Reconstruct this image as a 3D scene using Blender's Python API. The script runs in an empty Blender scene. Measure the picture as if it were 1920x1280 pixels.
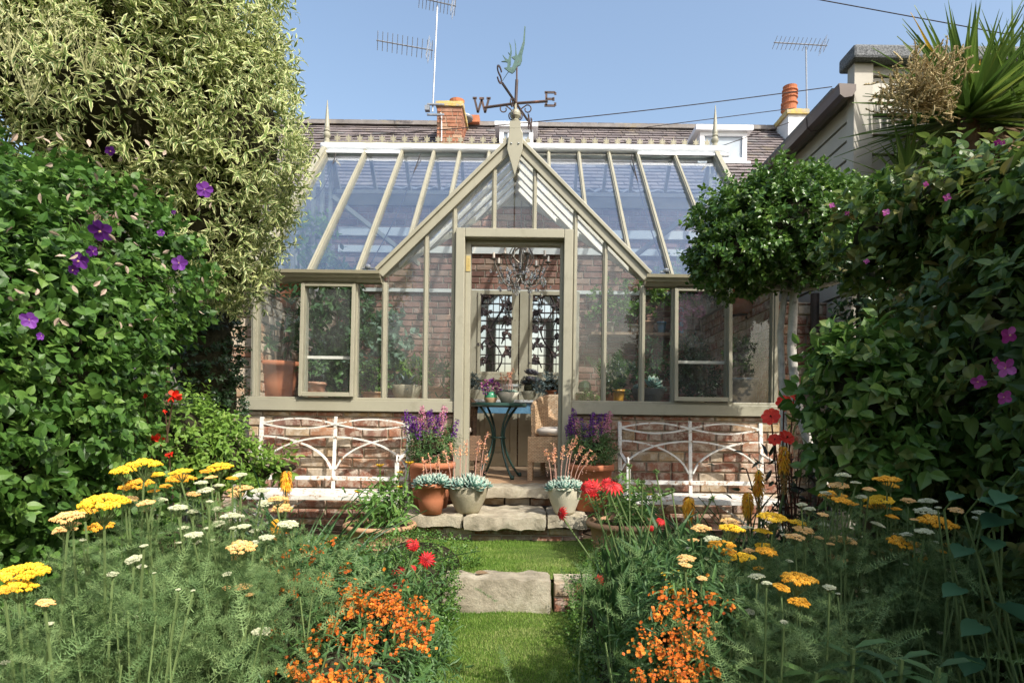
import bpy, math, random
import numpy as np
from mathutils import Vector, Matrix
R = math.radians
rng = np.random.default_rng(11); random.seed(11)
S = bpy.context.scene; COL = S.collection
# ---------------------------------------------------------------- camera, sky, sun, exposure
CAMZ, F, PX, PY, ROLL = 1.04, 1177.0, 987.0, 790.0, R(.75)
cam = bpy.data.cameras.new("camera"); co = bpy.data.objects.new("camera", cam); COL.objects.link(co)
co.location = (0, 0, CAMZ); co.rotation_euler = (R(90), -ROLL, 0)
cam.sensor_width = 36; cam.lens = 36 * F / 1920; cam.clip_start = .05; cam.clip_end = 2000
cam.shift_x = -(PX - 960) / 1920; cam.shift_y = (PY - 640) / 1920
S.camera = co
SUN_EL, SUN_AZ = R(45), R(139)          # azimuth clockwise from +Y
w = bpy.data.worlds.new("World"); S.world = w; w.use_nodes = True
nt = w.node_tree; bg = nt.nodes["Background"]; sky = nt.nodes.new("ShaderNodeTexSky")
sky.sky_type = 'NISHITA'; sky.sun_disc = False; sky.sun_elevation = SUN_EL; sky.sun_rotation = SUN_AZ
sky.air_density = 1.35; sky.dust_density = 4.0; sky.ozone_density = 1.2
nt.links.new(sky.outputs[0], bg.inputs[0]); bg.inputs[1].default_value = .15
sl = bpy.data.lights.new("sun", 'SUN'); so = bpy.data.objects.new("sun", sl); COL.objects.link(so)
sl.energy = 3.7; sl.angle = R(.53); sl.color = (1, .95, .86)
tosun = Vector((math.sin(SUN_AZ) * math.cos(SUN_EL), math.cos(SUN_AZ) * math.cos(SUN_EL), math.sin(SUN_EL)))
so.rotation_euler = tosun.to_track_quat('Z', 'Y').to_euler(); so.location = (3, -3, 8)
S.view_settings.view_transform = 'Standard'; S.view_settings.look = 'None'; S.view_settings.exposure = .75
S.view_settings.gamma = 1; S.view_settings.use_curve_mapping = False
S.cycles.transparent_max_bounces = 32; S.cycles.max_bounces = 8; S.cycles.use_denoising = True
S.cycles.caustics_reflective = False; S.cycles.caustics_refractive = False
# ---------------------------------------------------------------- helpers
CR, SR = math.cos(ROLL), math.sin(ROLL)
def W(px, py, d):                        # a point of the place d metres in front of the camera
    x, y = px - PX, py - PY
    return np.array([(x * CR + y * SR) * d / F, d, CAMZ - (-x * SR + y * CR) * d / F])
def nrm(a): return a / (np.linalg.norm(a, axis=-1, keepdims=True) + 1e-9)
ORI = {}
class MB:
    def __init__(s): s.v, s.f, s.mi, s.a, s.e, s.n = [], [], [], [], [], 0
    def add(s, v, f, rnd=.5, edge=0., mi=0):
        v = np.asarray(v, float).reshape(-1, 3); k = len(v); s.v.append(v)
        s.a.append(np.broadcast_to(np.asarray(rnd, float), (k,))); s.e.append(np.broadcast_to(np.asarray(edge, float), (k,)))
        fs = [np.asarray(f, int)] if isinstance(f, np.ndarray) else None
        if fs is None:
            by = {}
            for q in f: by.setdefault(len(q), []).append(q)
            fs = [np.array(q, int) for q in by.values()]
        for q in fs: s.f.append(q + s.n); s.mi.append(np.full(len(q), mi, int))
        s.n += k; return s
def obj(name, mb, mats, parent=None, org=None, smooth=False, label=None, bevel=0):
    me = bpy.data.meshes.new(name)
    if parent is not None: org = ORI[parent.name]
    org = np.zeros(3) if org is None else np.asarray(org, float)
    v = np.concatenate(mb.v) - org
    me.vertices.add(len(v)); me.vertices.foreach_set("co", v.astype(np.float32).ravel())
    ls = np.concatenate([np.full(len(q), q.shape[1]) for q in mb.f]); li = np.concatenate([q.ravel() for q in mb.f])
    me.loops.add(len(li)); me.loops.foreach_set("vertex_index", li.astype(np.int32))
    me.polygons.add(len(ls)); me.polygons.foreach_set("loop_start", np.concatenate([[0], np.cumsum(ls)[:-1]]).astype(np.int32))
    me.polygons.foreach_set("loop_total", ls.astype(np.int32)); me.polygons.foreach_set("material_index", np.concatenate(mb.mi).astype(np.int32))
    for nm, arr in (("rnd", mb.a), ("edge", mb.e)):
        me.attributes.new(nm, 'FLOAT', 'POINT').data.foreach_set("value", np.concatenate(arr).astype(np.float32))
    me.update(calc_edges=True)
    me.polygons.foreach_set("use_smooth", [bool(smooth)] * len(ls))
    for m in (mats if isinstance(mats, (list, tuple)) else [mats]): me.materials.append(m)
    o = bpy.data.objects.new(name, me); COL.objects.link(o)
    if parent is not None: o.parent = parent
    else: o.location = org
    if bevel:
        b = o.modifiers.new("b", 'BEVEL'); b.width = bevel; b.segments = 2; b.limit_method = 'ANGLE'
    ORI[o.name] = org
    if label: o["label"] = label
    return o
def tag(o, label, cat, group=None):
    o["label"] = label; o["category"] = cat
    if group: o["group"] = group
    return o
def thing(name, label, cat, loc=(0, 0, 0), group=None):
    o = bpy.data.objects.new(name, None); COL.objects.link(o); o.location = loc; o.empty_display_size = .1
    ORI[o.name] = np.array(loc, float); return tag(o, label, cat, group)
def struct(name, mb, mats, smooth=False, kind="structure"):
    o = obj(name, mb, mats, smooth=smooth); o["kind"] = kind; return o
def put(proto, parent, loc, rz=0., sc=1., name=None, tilt=(0, 0)):   # a copy of one mesh as a part; loc in world
    c = proto.copy(); COL.objects.link(c); c.parent = parent; c.location = np.asarray(loc) - ORI[parent.name]
    c.rotation_euler = (tilt[0], tilt[1], rz); c.scale = (sc, sc, sc) if np.isscalar(sc) else sc; return c
def copy_tree(o, parent=None):
    c = o.copy(); COL.objects.link(c); c.parent = parent
    for ch in o.children: copy_tree(ch, c)
    return c
BOXF = np.array([(0, 1, 3, 2), (4, 6, 7, 5), (0, 4, 5, 1), (2, 3, 7, 6), (0, 2, 6, 4), (1, 5, 7, 3)])
BOXV = np.array([(x, y, z) for x in (-.5, .5) for y in (-.5, .5) for z in (-.5, .5)])
def box(mb, c, s, M=None, rnd=.5, mi=0):
    v = BOXV * np.array(s, float)
    if M is not None: v = v @ np.array(M).T
    return mb.add(v + np.array(c, float), BOXF, rnd, 0, mi)
def bx(mb, a, b, rnd=.5, mi=0):
    a, b = np.array(a, float), np.array(b, float); return box(mb, (a + b) / 2, np.abs(b - a), None, rnd, mi)
def basis(d, up=(0, 0, 1)):
    d = nrm(np.asarray(d, float)); u = np.asarray(up, float)
    if abs(d @ nrm(u)) > .98: u = np.array([0., 1, 0]) if abs(d[1]) < .9 else np.array([1., 0, 0])
    x = nrm(np.cross(d, u)); return np.stack([x, d, np.cross(x, d)], 1)   # columns: side, along, up
def bar(mb, p0, p1, wd, h, up=(0, 0, 1), rnd=.5, mi=0):
    p0, p1 = np.asarray(p0, float), np.asarray(p1, float)
    return box(mb, (p0 + p1) / 2, (wd, np.linalg.norm(p1 - p0), h), basis(p1 - p0, up), rnd, mi)
def tube(mb, pts, r, n=6, rnd=.5, mi=0, caps=True):
    pts = np.asarray(pts, float); k = len(pts); r = np.broadcast_to(np.asarray(r, float), (k,))
    t = np.gradient(pts, axis=0); vs = []; up = np.array([0, 0, 1.]) if abs(nrm(t[0])[2]) < .9 else np.array([1., 0, 0])
    x = nrm(np.cross(t[0], up)); an = np.arange(n) * 2 * math.pi / n
    for i in range(k):
        d = nrm(t[i]); x = nrm(x - d * (x @ d)); y = np.cross(d, x)
        vs.append(pts[i] + r[i] * (np.cos(an)[:, None] * x + np.sin(an)[:, None] * y))
    i, j = np.meshgrid(np.arange(k - 1), np.arange(n), indexing='ij'); j2 = (j + 1) % n
    f = [tuple(q) for q in np.stack([i * n + j, i * n + j2, (i + 1) * n + j2, (i + 1) * n + j], -1).reshape(-1, 4)]
    if caps: f += [tuple(range(n - 1, -1, -1)), tuple(range((k - 1) * n, k * n))]
    return mb.add(np.concatenate(vs), f, rnd, 0, mi)
def lathe(mb, prof, c=(0, 0, 0), n=24, rnd=.5, mi=0, jit=0., sq=1.):
    prof = np.asarray(prof, float); k = len(prof); an = np.arange(n) * 2 * math.pi / n
    v = np.stack([prof[:, :1] * np.cos(an), prof[:, :1] * np.sin(an) * sq, np.repeat(prof[:, 1:], n, 1)], -1).reshape(-1, 3)
    if jit: v = v + rng.normal(0, jit, v.shape)
    i, j = np.meshgrid(np.arange(k - 1), np.arange(n), indexing='ij'); j2 = (j + 1) % n
    f = np.stack([i * n + j, i * n + j2, (i + 1) * n + j2, (i + 1) * n + j], -1).reshape(-1, 4)
    return mb.add(v + np.array(c, float), f, rnd, 0, mi)
def plate(mb, poly, thick, M, c, rnd=.5, mi=0):      # polygon in (x, z) of the frame M (columns), extruded along its y
    p = np.asarray(poly, float); n = len(p); M = np.asarray(M, float)
    v = np.concatenate([np.stack([p[:, 0], np.full(n, s), p[:, 1]], 1) for s in (-thick / 2, thick / 2)]) @ M.T + np.asarray(c, float)
    f = [tuple(range(n)), tuple(range(2 * n - 1, n - 1, -1))] + [((i + 1) % n, i, n + i, n + (i + 1) % n) for i in range(n)]
    return mb.add(v, f, rnd, 0, mi)
I3 = np.eye(3)
def slab3(mb, P, t, rnd=.5, mi=0):                    # flat polygon given by 3-D points, thickness t along its normal
    P = np.asarray(P, float); n = len(P); nn = nrm(np.cross(P[1] - P[0], P[2] - P[0]))
    v = np.concatenate([P, P - nn * t]); f = [tuple(range(n)), tuple(range(2 * n - 1, n - 1, -1))] + [((i + 1) % n, i, n + i, n + (i + 1) % n) for i in range(n)]
    return mb.add(v, f, rnd, 0, mi)
def noise3(p, s, seed=0):                             # cheap smooth lumps, about -1..1
    r = np.random.default_rng(seed); o = 0
    for k in range(5):
        d = r.normal(size=3) * s * (1 + .45 * k); o = o + np.sin(p @ d + r.uniform(0, 6.3)) / (1 + .35 * k)
    return o / 2.4
def rough(mb, a, b, amp, seg=.04, seed=0, rnd=.5, mi=0):   # a rough stone box
    a, b = np.array(a, float), np.array(b, float); c, h = (a + b) / 2, (b - a) / 2
    for ax in range(3):
        u, v = [i for i in range(3) if i != ax]
        nu, nv = max(2, int(2 * h[u] / seg)), max(2, int(2 * h[v] / seg))
        for sg in (-1, 1):
            g = np.zeros((nu + 1, nv + 1, 3)); uu, vv = np.meshgrid(np.linspace(-1, 1, nu + 1), np.linspace(-1, 1, nv + 1), indexing='ij')
            g[..., u], g[..., v], g[..., ax] = uu * h[u], vv * h[v], sg * h[ax]
            p = g.reshape(-1, 3); q = p / h
            m = np.minimum(h.min() * .3, .014); inn = np.clip(np.abs(p) - (h - m), 0, None); L = np.linalg.norm(inn, axis=1, keepdims=True)
            base = np.clip(p, -(h - m), h - m); p = base + np.sign(p) * inn * np.where(L > m, m / (L + 1e-9), 1)
            w3 = p + c
            p = w3 + np.stack([noise3(w3, 14, seed + i) + .6 * noise3(w3, 45, seed + 7 + i) for i in range(3)], 1) * amp
            i, j = np.meshgrid(np.arange(nu), np.arange(nv), indexing='ij'); k = nv + 1
            f = np.stack([i * k + j, (i + 1) * k + j, (i + 1) * k + j + 1, i * k + j + 1], -1).reshape(-1, 4)
            if (sg > 0) == (ax == 1): f = f[:, ::-1]
            mb.add(p, f, rnd, 0, mi)
    return mb
# ---------------------------------------------------------------- leaves
def T(rows, faces): return np.array(rows, float), np.array(faces)
T5 = T([(0, 0, 0, 0), (-.5, .42, .0, 1), (0, .5, -.08, 0), (.5, .42, .0, 1), (0, 1, -.05, .8)], [(0, 2, 1), (1, 2, 4), (0, 3, 2), (3, 4, 2)])
T8 = T([(0, 0, 0, 0), (-.4, .22, .05, 1), (-.5, .55, .03, 1), (.4, .22, .05, 1), (.5, .55, .03, 1), (0, .3, -.05, 0), (0, .65, -.06, 0), (0, 1, -.16, .9), (-.22, .82, -.04, 1), (.22, .82, -.04, 1)],
       [(0, 5, 1, 1), (1, 5, 6, 2), (2, 6, 7, 8), (0, 3, 5, 5), (3, 4, 6, 5), (4, 9, 7, 6)])
T8 = (T8[0], [(0, 5, 1), (1, 5, 6, 2), (2, 6, 7, 8), (0, 3, 5), (3, 4, 6, 5), (4, 9, 7, 6)])
TL = T([(0, 0, 0, 0), (-.42, .3, .0, 1), (0, .33, -.06, .1), (.42, .3, .0, 1), (-.34, .66, -.1, 1), (0, .68, -.16, .1), (.34, .66, -.1, 1), (0, 1, -.42, 1)],
       [(0, 2, 1, 1), (0, 3, 2, 2)]); TL = (TL[0], [(0, 2, 1), (1, 2, 5, 4), (4, 5, 7), (0, 3, 2), (3, 6, 5, 2), (6, 7, 5)])
TP = T([(0, 0, 0, 0), (-.34, .2, .0, 1), (-.52, .55, .04, 1), (-.36, .88, .0, 1), (0, 1, -.06, 1), (.36, .88, .0, 1), (.52, .55, .04, 1), (.34, .2, .0, 1), (0, .5, -.05, 0)], [(0, 8, 1)]); TP = (TP[0], [(0, 8, 2, 1), (2, 8, 4, 3), (8, 6, 5, 4), (0, 7, 6, 8)])
TG = T([(-.5, 0, 0, 0), (.5, 0, 0, 0), (.42, .45, .02, 0), (-.42, .45, .02, 0), (0, 1, -.12, 1)], [(0, 1, 2, 3)]); TG = (TG[0], [(0, 1, 2, 3), (3, 2, 4)])
TB = T([(-.5, 0, 0, 0), (.5, 0, 0, 0), (0, 1, 0, 1)], [(0, 1, 2)])
def strap_t(k=6, droop=.5, wid=.5, cup=.12):
    r, f = [], []
    for i in range(k + 1):
        t = i / k; ww = wid * (1 - t ** 2.2) * (.75 + .5 * math.sin(math.pi * min(1, t * 1.3))); z = -droop * t * t
        r += [(-ww, t, z + cup * .06, 1), (0, t, z - .0, 0), (ww, t, z + cup * .06, 1)]
        if i: a = 3 * i; f += [(a - 3, a - 2, a + 1, a), (a - 2, a - 1, a + 2, a + 1)]
    return np.array(r, float), f
def feather_t(n=11, wd=.5):
    r, f = [], []
    for i in range(n):
        t = .12 + .86 * i / n; L = wd * math.sin(math.pi * min(.98, .22 + .76 * t)) ; z = -.22 * t * t
        for sg in (-1, 1):
            b = len(r); r += [(0, t - .012, z, 0), (0, t + .014, z, 0), (sg * L, t + .09, z + .05, 1)]; f += [(b, b + 1, b + 2)]
            b = len(r); r += [(sg * L * .45, t + .035, z + .02, .5), (sg * L * .55, t + .05, z + .02, .5), (sg * L * .75, t - .0, z + .06, 1)]; f += [(b, b + 1, b + 2)]
    b = len(r); r += [(-.03, 0, 0, 0), (.03, 0, 0, 0), (.015, 1, -.22, 0), (-.015, 1, -.22, 0)]; f += [(b, b + 1, b + 2, b + 3)]
    return np.array(r, float), f
def feather2(seed, n=15):
    r, f, q = [], [], np.random.default_rng(seed); bend = q.uniform(-.35, .1)
    for i in range(n):
        t = .10 + .86 * i / n; L = .5 * math.sin(math.pi * min(.97, .2 + .78 * t)) * q.uniform(.65, 1.1); z = bend * t * t
        for sg in (-1, 1):
            for u0, u1, dz in ((0, 1., .05), (.35, .75, .10), (.3, .7, -.03)):
                b = len(r); a = q.uniform(.02, .11); r += [(sg * L * u0, t + a * u0 - .008, z, 0), (sg * L * u0, t + a * u0 + .010, z, 0), (sg * L * u1, t + a * u1 + (dz - .05) * .7 * (u0 > 0), z + q.normal(.02, .06), 1)]; f += [(b, b + 1, b + 2)]
    b = len(r); r += [(-.03, 0, 0, 0), (.03, 0, 0, 0), (.012, 1, bend, 0), (-.012, 1, bend, 0)]; f += [(b, b + 1, b + 2, b + 3)]
    return np.array(r, float), f
TFS = [feather2(k) for k in range(4)]
def grid_t(nr=9, nc=6, vein=.02, curl=.22, cup=.12):
    r, f = [], []
    for i in range(nr + 1):
        t = i / nr; wd = .5 * (math.sin(math.pi * min(1, t * .93 + .07) ** .75)) ** .8 * (1 - t ** 7) + .004
        for j in range(nc + 1): u = 2 * j / nc - 1; r.append((wd * u, t - .06 * u * u * (1 - t), cup * wd * u * u - curl * t * t + vein * math.sin(9 * t * 3.14 - abs(u) * 4) * abs(u) * (1 - t), abs(u)))
    k = nc + 1
    for i in range(nr):
        for j in range(nc): a = i * k + j; f.append((a, a + 1, a + k + 1, a + k))
    return np.array(r, float), f
TBIG = grid_t()
TM = grid_t(6, 2, .0, .20, .14); TS = strap_t()
TFERN = feather_t(16, .28)
TSPOON = T([(-.12, 0, 0, 0), (.12, 0, 0, 0), (-.5, .62, .10, .5), (0, .6, .0, .3), (.5, .62, .10, .5), (-.3, .88, .2, 1), (.3, .88, .2, 1), (0, 1, .3, 1), (0, .3, -.12, 0)],
           [(0, 1, 3, 3)]); TSPOON = (TSPOON[0], [(0, 3, 2), (0, 1, 3), (1, 4, 3), (2, 3, 5), (3, 4, 6), (3, 6, 7, 5), (0, 8, 1), (0, 2, 8), (1, 8, 4), (2, 5, 8), (4, 8, 6), (5, 7, 8), (6, 8, 7)])
def leaves(mb, P, D, N, L, Wd, t=T5, rnd=None, mi=0):
    P = np.atleast_2d(P); n = len(P); D = nrm(np.broadcast_to(D, (n, 3)).astype(float)); N = np.broadcast_to(N, (n, 3)).astype(float)
    X = nrm(np.cross(D, N) + 1e-6); Z = np.cross(X, D); tv, tf = t; k = len(tv)
    L = np.broadcast_to(L, (n,)).astype(float)[:, None, None]; Wd = np.broadcast_to(Wd, (n,)).astype(float)[:, None, None]
    v = P[:, None] + X[:, None] * (tv[None, :, 0:1] * Wd) + D[:, None] * (tv[None, :, 1:2] * L) + Z[:, None] * (tv[None, :, 2:3] * L)
    rnd = rng.random(n) if rnd is None else np.broadcast_to(rnd, (n,))
    off = (np.arange(n) * k)[:, None, None]; by = {}
    for q in tf: by.setdefault(len(q), []).append(q)
    a = np.repeat(rnd, k); e = np.tile(tv[:, 3], n); vv = v.reshape(-1, 3); s = mb
    s.v.append(vv); s.a.append(a); s.e.append(e)
    for q in by.values():
        q = np.array(q); g = (off + q[None]).reshape(-1, q.shape[1]); s.f.append(g + s.n); s.mi.append(np.full(len(g), mi, int))
    s.n += n * k; return mb
def rdir(n): return nrm(rng.normal(size=(n, 3)))
def blob_pts(ells, n, lo=.8, hi=1.06, lump=.1, fs=5., seed=1):
    """points and outward directions in the outer shell of a union of (centre, radii, power) blobs"""
    ar = np.array([(e[1][0] * e[1][1] + e[1][1] * e[1][2] + e[1][0] * e[1][2]) for e in ells]); P, N = [], []
    for e, k in zip(ells, (n * ar / ar.sum()).astype(int) + 1):
        c, r, p = np.array(e[0]), np.array(e[1]), e[2] if len(e) > 2 else 2.
        d = rdir(k); s = 1 / (np.abs(d) ** p).sum(1) ** (1 / p); q = d * s[:, None]
        rr = rng.uniform(lo ** 2, hi ** 2, k) ** .5 * (1 + lump * noise3(q * r + c, fs, seed)); pt = c + q * r * rr[:, None]
        keep = np.ones(k, bool)
        for e2 in ells:
            if e2 is e: continue
            p2 = e2[2] if len(e2) > 2 else 2.; u = np.abs((pt - np.array(e2[0])) / np.array(e2[1])); keep &= (u ** p2).sum(1) ** (1 / p2) > lo * .93
        P.append(pt[keep]); N.append(nrm((np.sign(q) * np.abs(q) ** (p - 1)) / r)[keep])
    return np.concatenate(P), np.concatenate(N)
def core(mb, ells, s=.8, lump=.1, fs=5., seed=1, rnd=.3, mi=1):
    n, m = 18, 12
    for e in ells:
        c, r, p = np.array(e[0]), np.array(e[1]), e[2] if len(e) > 2 else 2.
        th, ph = np.meshgrid(np.linspace(0, 2 * math.pi, n, endpoint=False), np.linspace(.02, math.pi - .02, m), indexing='ij')
        d = np.stack([np.cos(th) * np.sin(ph), np.sin(th) * np.sin(ph), np.cos(ph)], -1).reshape(-1, 3)
        q = d / ((np.abs(d) ** p).sum(1) ** (1 / p))[:, None]; v = c + q * r * (s * (1 + lump * noise3(q * r + c, fs, seed)))[:, None]
        i, j = np.meshgrid(np.arange(n), np.arange(m - 1), indexing='ij'); i2 = (i + 1) % n
        mb.add(v, np.stack([i * m + j, i * m + j + 1, i2 * m + j + 1, i2 * m + j], -1).reshape(-1, 4), rnd, 0, mi)
def sprigs(mb, P, N, k, stem, L, Wd, t=T5, up=.35, spread=.9, wild=.5, face=.6, mi=0, rl=None, stalk=None, vary=.3):
    """each sprig: a short shoot growing outwards with k leaves set along it"""
    n = len(P); D = nrm(N + wild * rng.normal(size=(n, 3)) + np.array([0, 0, up])); st = stem * rng.uniform(.6, 1.3, n)
    side = nrm(np.cross(D, rdir(n))); oth = np.cross(D, side); base = rng.random(n) if rl is None else rl(P, n)
    for i in range(k):
        a = i * 2.4 + rng.uniform(0, .6, n); tt = (i + .6) / k
        o = np.cos(a)[:, None] * side + np.sin(a)[:, None] * oth
        d = nrm(o * spread + D * (.45 + .5 * tt) + np.array([0, 0, -.1]))
        nn = nrm(face * N + np.array([0, 0, .55]) + .5 * D + .45 * rng.normal(size=(n, 3)))
        sc = rng.uniform(1 - vary, 1 + vary, n) * (1.08 - .35 * tt)
        leaves(mb, P + D * (st * tt)[:, None], d, nn, L * sc, Wd * sc, t, np.clip(base * .6 + .4 * rng.random(n), 0, 1), mi)
    if stalk is not None:
        leaves(mb, P - D * (.3 * st)[:, None], D, rdir(n), st * 1.3, stalk * .5, TB, .5, mi)
    return mb
# ---------------------------------------------------------------- materials
def newmat(name):
    m = bpy.data.materials.new(name); m.use_nodes = True; n = m.node_tree.nodes; b = n["Principled BSDF"]; return m, n, m.node_tree.links, b
def ramp(n, cols, interp='LINEAR'):
    r = n.new("ShaderNodeValToRGB"); r.color_ramp.interpolation = interp; e = r.color_ramp.elements
    while len(e) > 1: e.remove(e[-1])
    for i, (p, c) in enumerate(cols):
        q = e[0] if i == 0 else e.new(p); q.position = p; q.color = (*c, 1)
    return r
def mix(n, l, fac, a, b, mode='MIX'):
    x = n.new("ShaderNodeMix"); x.data_type = 'RGBA'; x.blend_type = mode
    for s, v in ((x.inputs[0], fac), (x.inputs[6], a), (x.inputs[7], b)):
        if hasattr(v, "links") or hasattr(v, "is_linked"): l.new(v, s)
        else: s.default_value = v if isinstance(v, (int, float)) else (*v, 1)
    return x.outputs[2]
def noise(n, l, sc, det=5, rough=.6, co="Object"):
    t = n.new("ShaderNodeTexCoord"); q = n.new("ShaderNodeTexNoise"); q.inputs["Scale"].default_value = sc; q.inputs["Detail"].default_value = det; q.inputs["Roughness"].default_value = rough
    l.new(t.outputs[co], q.inputs["Vector"]); return q.outputs["Fac"]
def bump(n, l, b, h, st, dist=.01):
    k = n.new("ShaderNodeBump"); k.inputs["Strength"].default_value = st; k.inputs["Distance"].default_value = dist; l.new(h, k.inputs["Height"]); l.new(k.outputs[0], b.inputs["Normal"])
def M_mix(name, cols, scale=6, rough=.6, bs=0, bscale=60, dist=.004, metal=0, spec=.5, det=6, dirt=None):
    m, n, l, b = newmat(name); r = ramp(n, cols); l.new(noise(n, l, scale, det), r.inputs[0]); c = r.outputs[0]
    if dirt: rr = ramp(n, [(dirt[2], (0, 0, 0)), (dirt[3], (1, 1, 1))]); l.new(noise(n, l, dirt[1], 8, .7), rr.inputs[0]); c = mix(n, l, rr.outputs[0], c, dirt[0])
    l.new(c, b.inputs["Base Color"]); b.inputs["Roughness"].default_value = rough; b.inputs["Metallic"].default_value = metal; b.inputs["Specular IOR Level"].default_value = spec
    if bs: bump(n, l, b, noise(n, l, bscale, 6, .65), bs, dist)
    return m
def M_attr(name, cols, rough=.85, dirt=None, bs=.6, bscale=70, dist=.004, interp='LINEAR', spec=.2, ns=9):
    m, n, l, b = newmat(name); a = n.new("ShaderNodeAttribute"); a.attribute_name = "rnd"; r = ramp(n, cols, interp); l.new(a.outputs["Fac"], r.inputs[0]); c = r.outputs[0]
    rr = ramp(n, [(.3, (.62, .6, .58)), (.72, (1.25, 1.22, 1.18))]); l.new(noise(n, l, ns, 8, .7), rr.inputs[0]); c = mix(n, l, 1., c, rr.outputs[0], 'MULTIPLY')
    if dirt: r2 = ramp(n, [(dirt[2], (0, 0, 0)), (dirt[3], (1, 1, 1))]); l.new(noise(n, l, dirt[1], 8, .75), r2.inputs[0]); c = mix(n, l, r2.outputs[0], c, dirt[0])
    l.new(c, b.inputs["Base Color"]); b.inputs["Roughness"].default_value = rough; b.inputs["Specular IOR Level"].default_value = spec
    bump(n, l, b, noise(n, l, bscale, 7, .7), bs, dist); return m
def M_leaf(name, cols, rough=.42, trans=.3, edge=None, ew=(.45, .75), spec=.4, tcol=1.):
    m, n, l, b = newmat(name); a = n.new("ShaderNodeAttribute"); a.attribute_name = "rnd"; r = ramp(n, cols); l.new(a.outputs["Fac"], r.inputs[0]); c = r.outputs[0]
    if edge:
        e = n.new("ShaderNodeAttribute"); e.attribute_name = "edge"; er = ramp(n, [(ew[0], (0, 0, 0)), (ew[1], (1, 1, 1))]); l.new(e.outputs["Fac"], er.inputs[0])
        c = mix(n, l, er.outputs[0], c, edge)
    l.new(c, b.inputs["Base Color"]); b.inputs["Roughness"].default_value = rough; b.inputs["Specular IOR Level"].default_value = spec
    if trans:
        t = n.new("ShaderNodeBsdfTranslucent"); l.new(c, t.inputs[0]); x = n.new("ShaderNodeMixShader"); x.inputs[0].default_value = trans
        l.new(b.outputs[0], x.inputs[1]); l.new(t.outputs[0], x.inputs[2]); l.new(x.outputs[0], n["Material Output"].inputs[0])
    return m
def M_glass(name, tint=(.93, .96, .97), k=.9, f0=.05, dust=.02):
    m, n, l, b = newmat(name); n.remove(b); g = n.new("ShaderNodeNewGeometry"); d = n.new("ShaderNodeVectorMath"); d.operation = 'DOT_PRODUCT'
    l.new(g.outputs["Incoming"], d.inputs[0]); l.new(g.outputs["Normal"], d.inputs[1]); v = d.outputs["Value"]
    for op, x in (('ABSOLUTE', 0), ('SUBTRACT', 1), ('POWER', 5), ('MULTIPLY', k), ('ADD', f0)):
        q = n.new("ShaderNodeMath"); q.operation = op; i = 1 if op == 'SUBTRACT' else 0; l.new(v, q.inputs[i])
        if op != 'ABSOLUTE': q.inputs[1 - i].default_value = x
        q.use_clamp = op == 'ADD'; v = q.outputs[0]
    t = n.new("ShaderNodeBsdfTransparent"); t.inputs[0].default_value = (*tint, 1); gl = n.new("ShaderNodeBsdfGlossy"); gl.inputs["Roughness"].default_value = .0; gl.inputs["Color"].default_value = (1, 1, 1, 1)
    df = n.new("ShaderNodeBsdfDiffuse"); df.inputs[0].default_value = (.75, .77, .78, 1)
    x = n.new("ShaderNodeMixShader"); l.new(v, x.inputs[0]); l.new(t.outputs[0], x.inputs[1]); l.new(gl.outputs[0], x.inputs[2])
    y = n.new("ShaderNodeMixShader"); rr = ramp(n, [(.35, (dust * .4,) * 3), (.75, (dust * 2.2,) * 3)]); l.new(noise(n, l, 3, 7, .7), rr.inputs[0]); l.new(rr.outputs[0], y.inputs[0])
    l.new(x.outputs[0], y.inputs[1]); l.new(df.outputs[0], y.inputs[2]); l.new(y.outputs[0], n["Material Output"].inputs[0]); return m
BRICK = [(0, (.17, .075, .05)), (.2, (.26, .115, .075)), (.4, (.32, .15, .095)), (.52, (.36, .20, .12)), (.64, (.22, .125, .10)), (.76, (.40, .28, .15)), (.88, (.32, .24, .16)), (1, (.50, .42, .32))]
mBrick = M_attr("old_brick", BRICK, dirt=((.54, .48, .39), 13, .45, .68), ns=14)
mBrickR = M_attr("soft_red_brick", [(0, (.19, .10, .075)), (.35, (.27, .14, .105)), (.7, (.33, .18, .135)), (1, (.38, .26, .19))], dirt=((.46, .39, .32), 12, .55, .78), ns=10)
mMortar = M_mix("lime_mortar", [(.3, (.34, .29, .21)), (.7, (.50, .43, .32))], 20, .95, .7, 90, .004, spec=.1)
mFrame = M_mix("olive_paint", [(.35, (.275, .262, .195)), (.7, (.315, .30, .226))], 3, .42, .06, 40, .002, dirt=((.20, .19, .135), 8, .54, .82))
mFrameL = M_mix("pale_paint", [(.3, (.62, .60, .53)), (.7, (.72, .70, .63))], 4, .4)
mGutter = M_mix("olive_gutter_paint", [(.35, (.27, .25, .175)), (.7, (.31, .29, .205))], 3, .38)
mGlass = M_glass("window_glass", (.965, .98, .985), dust=.016, f0=.035)
mRoofGlass = M_glass("roof_glass", (.88, .94, .995), 1.0, .22, .014)
mStone = M_mix("weathered_limestone", [(.3, (.20, .175, .125)), (.5, (.34, .30, .225)), (.72, (.47, .43, .33))], 7, .9, .9, 45, .008, spec=.15, dirt=((.17, .16, .09), 5, .56, .72))
mConc = M_mix("mossy_concrete", [(.3, (.24, .21, .14)), (.7, (.40, .36, .27))], 9, .92, .6, 80, .004, spec=.1, dirt=((.19, .18, .09), 4, .52, .75))
mTerra = M_mix("terracotta", [(.3, (.37, .13, .065)), (.7, (.47, .185, .095))], 5, .8, .25, 60, .002, spec=.2, dirt=((.50, .33, .22), 7, .6, .85))
mTerraOld = M_mix("weathered_terracotta", [(.3, (.36, .20, .115)), (.7, (.47, .29, .17))], 6, .85, .35, 50, .003, spec=.15, dirt=((.30, .25, .16), 5, .5, .75))
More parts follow.
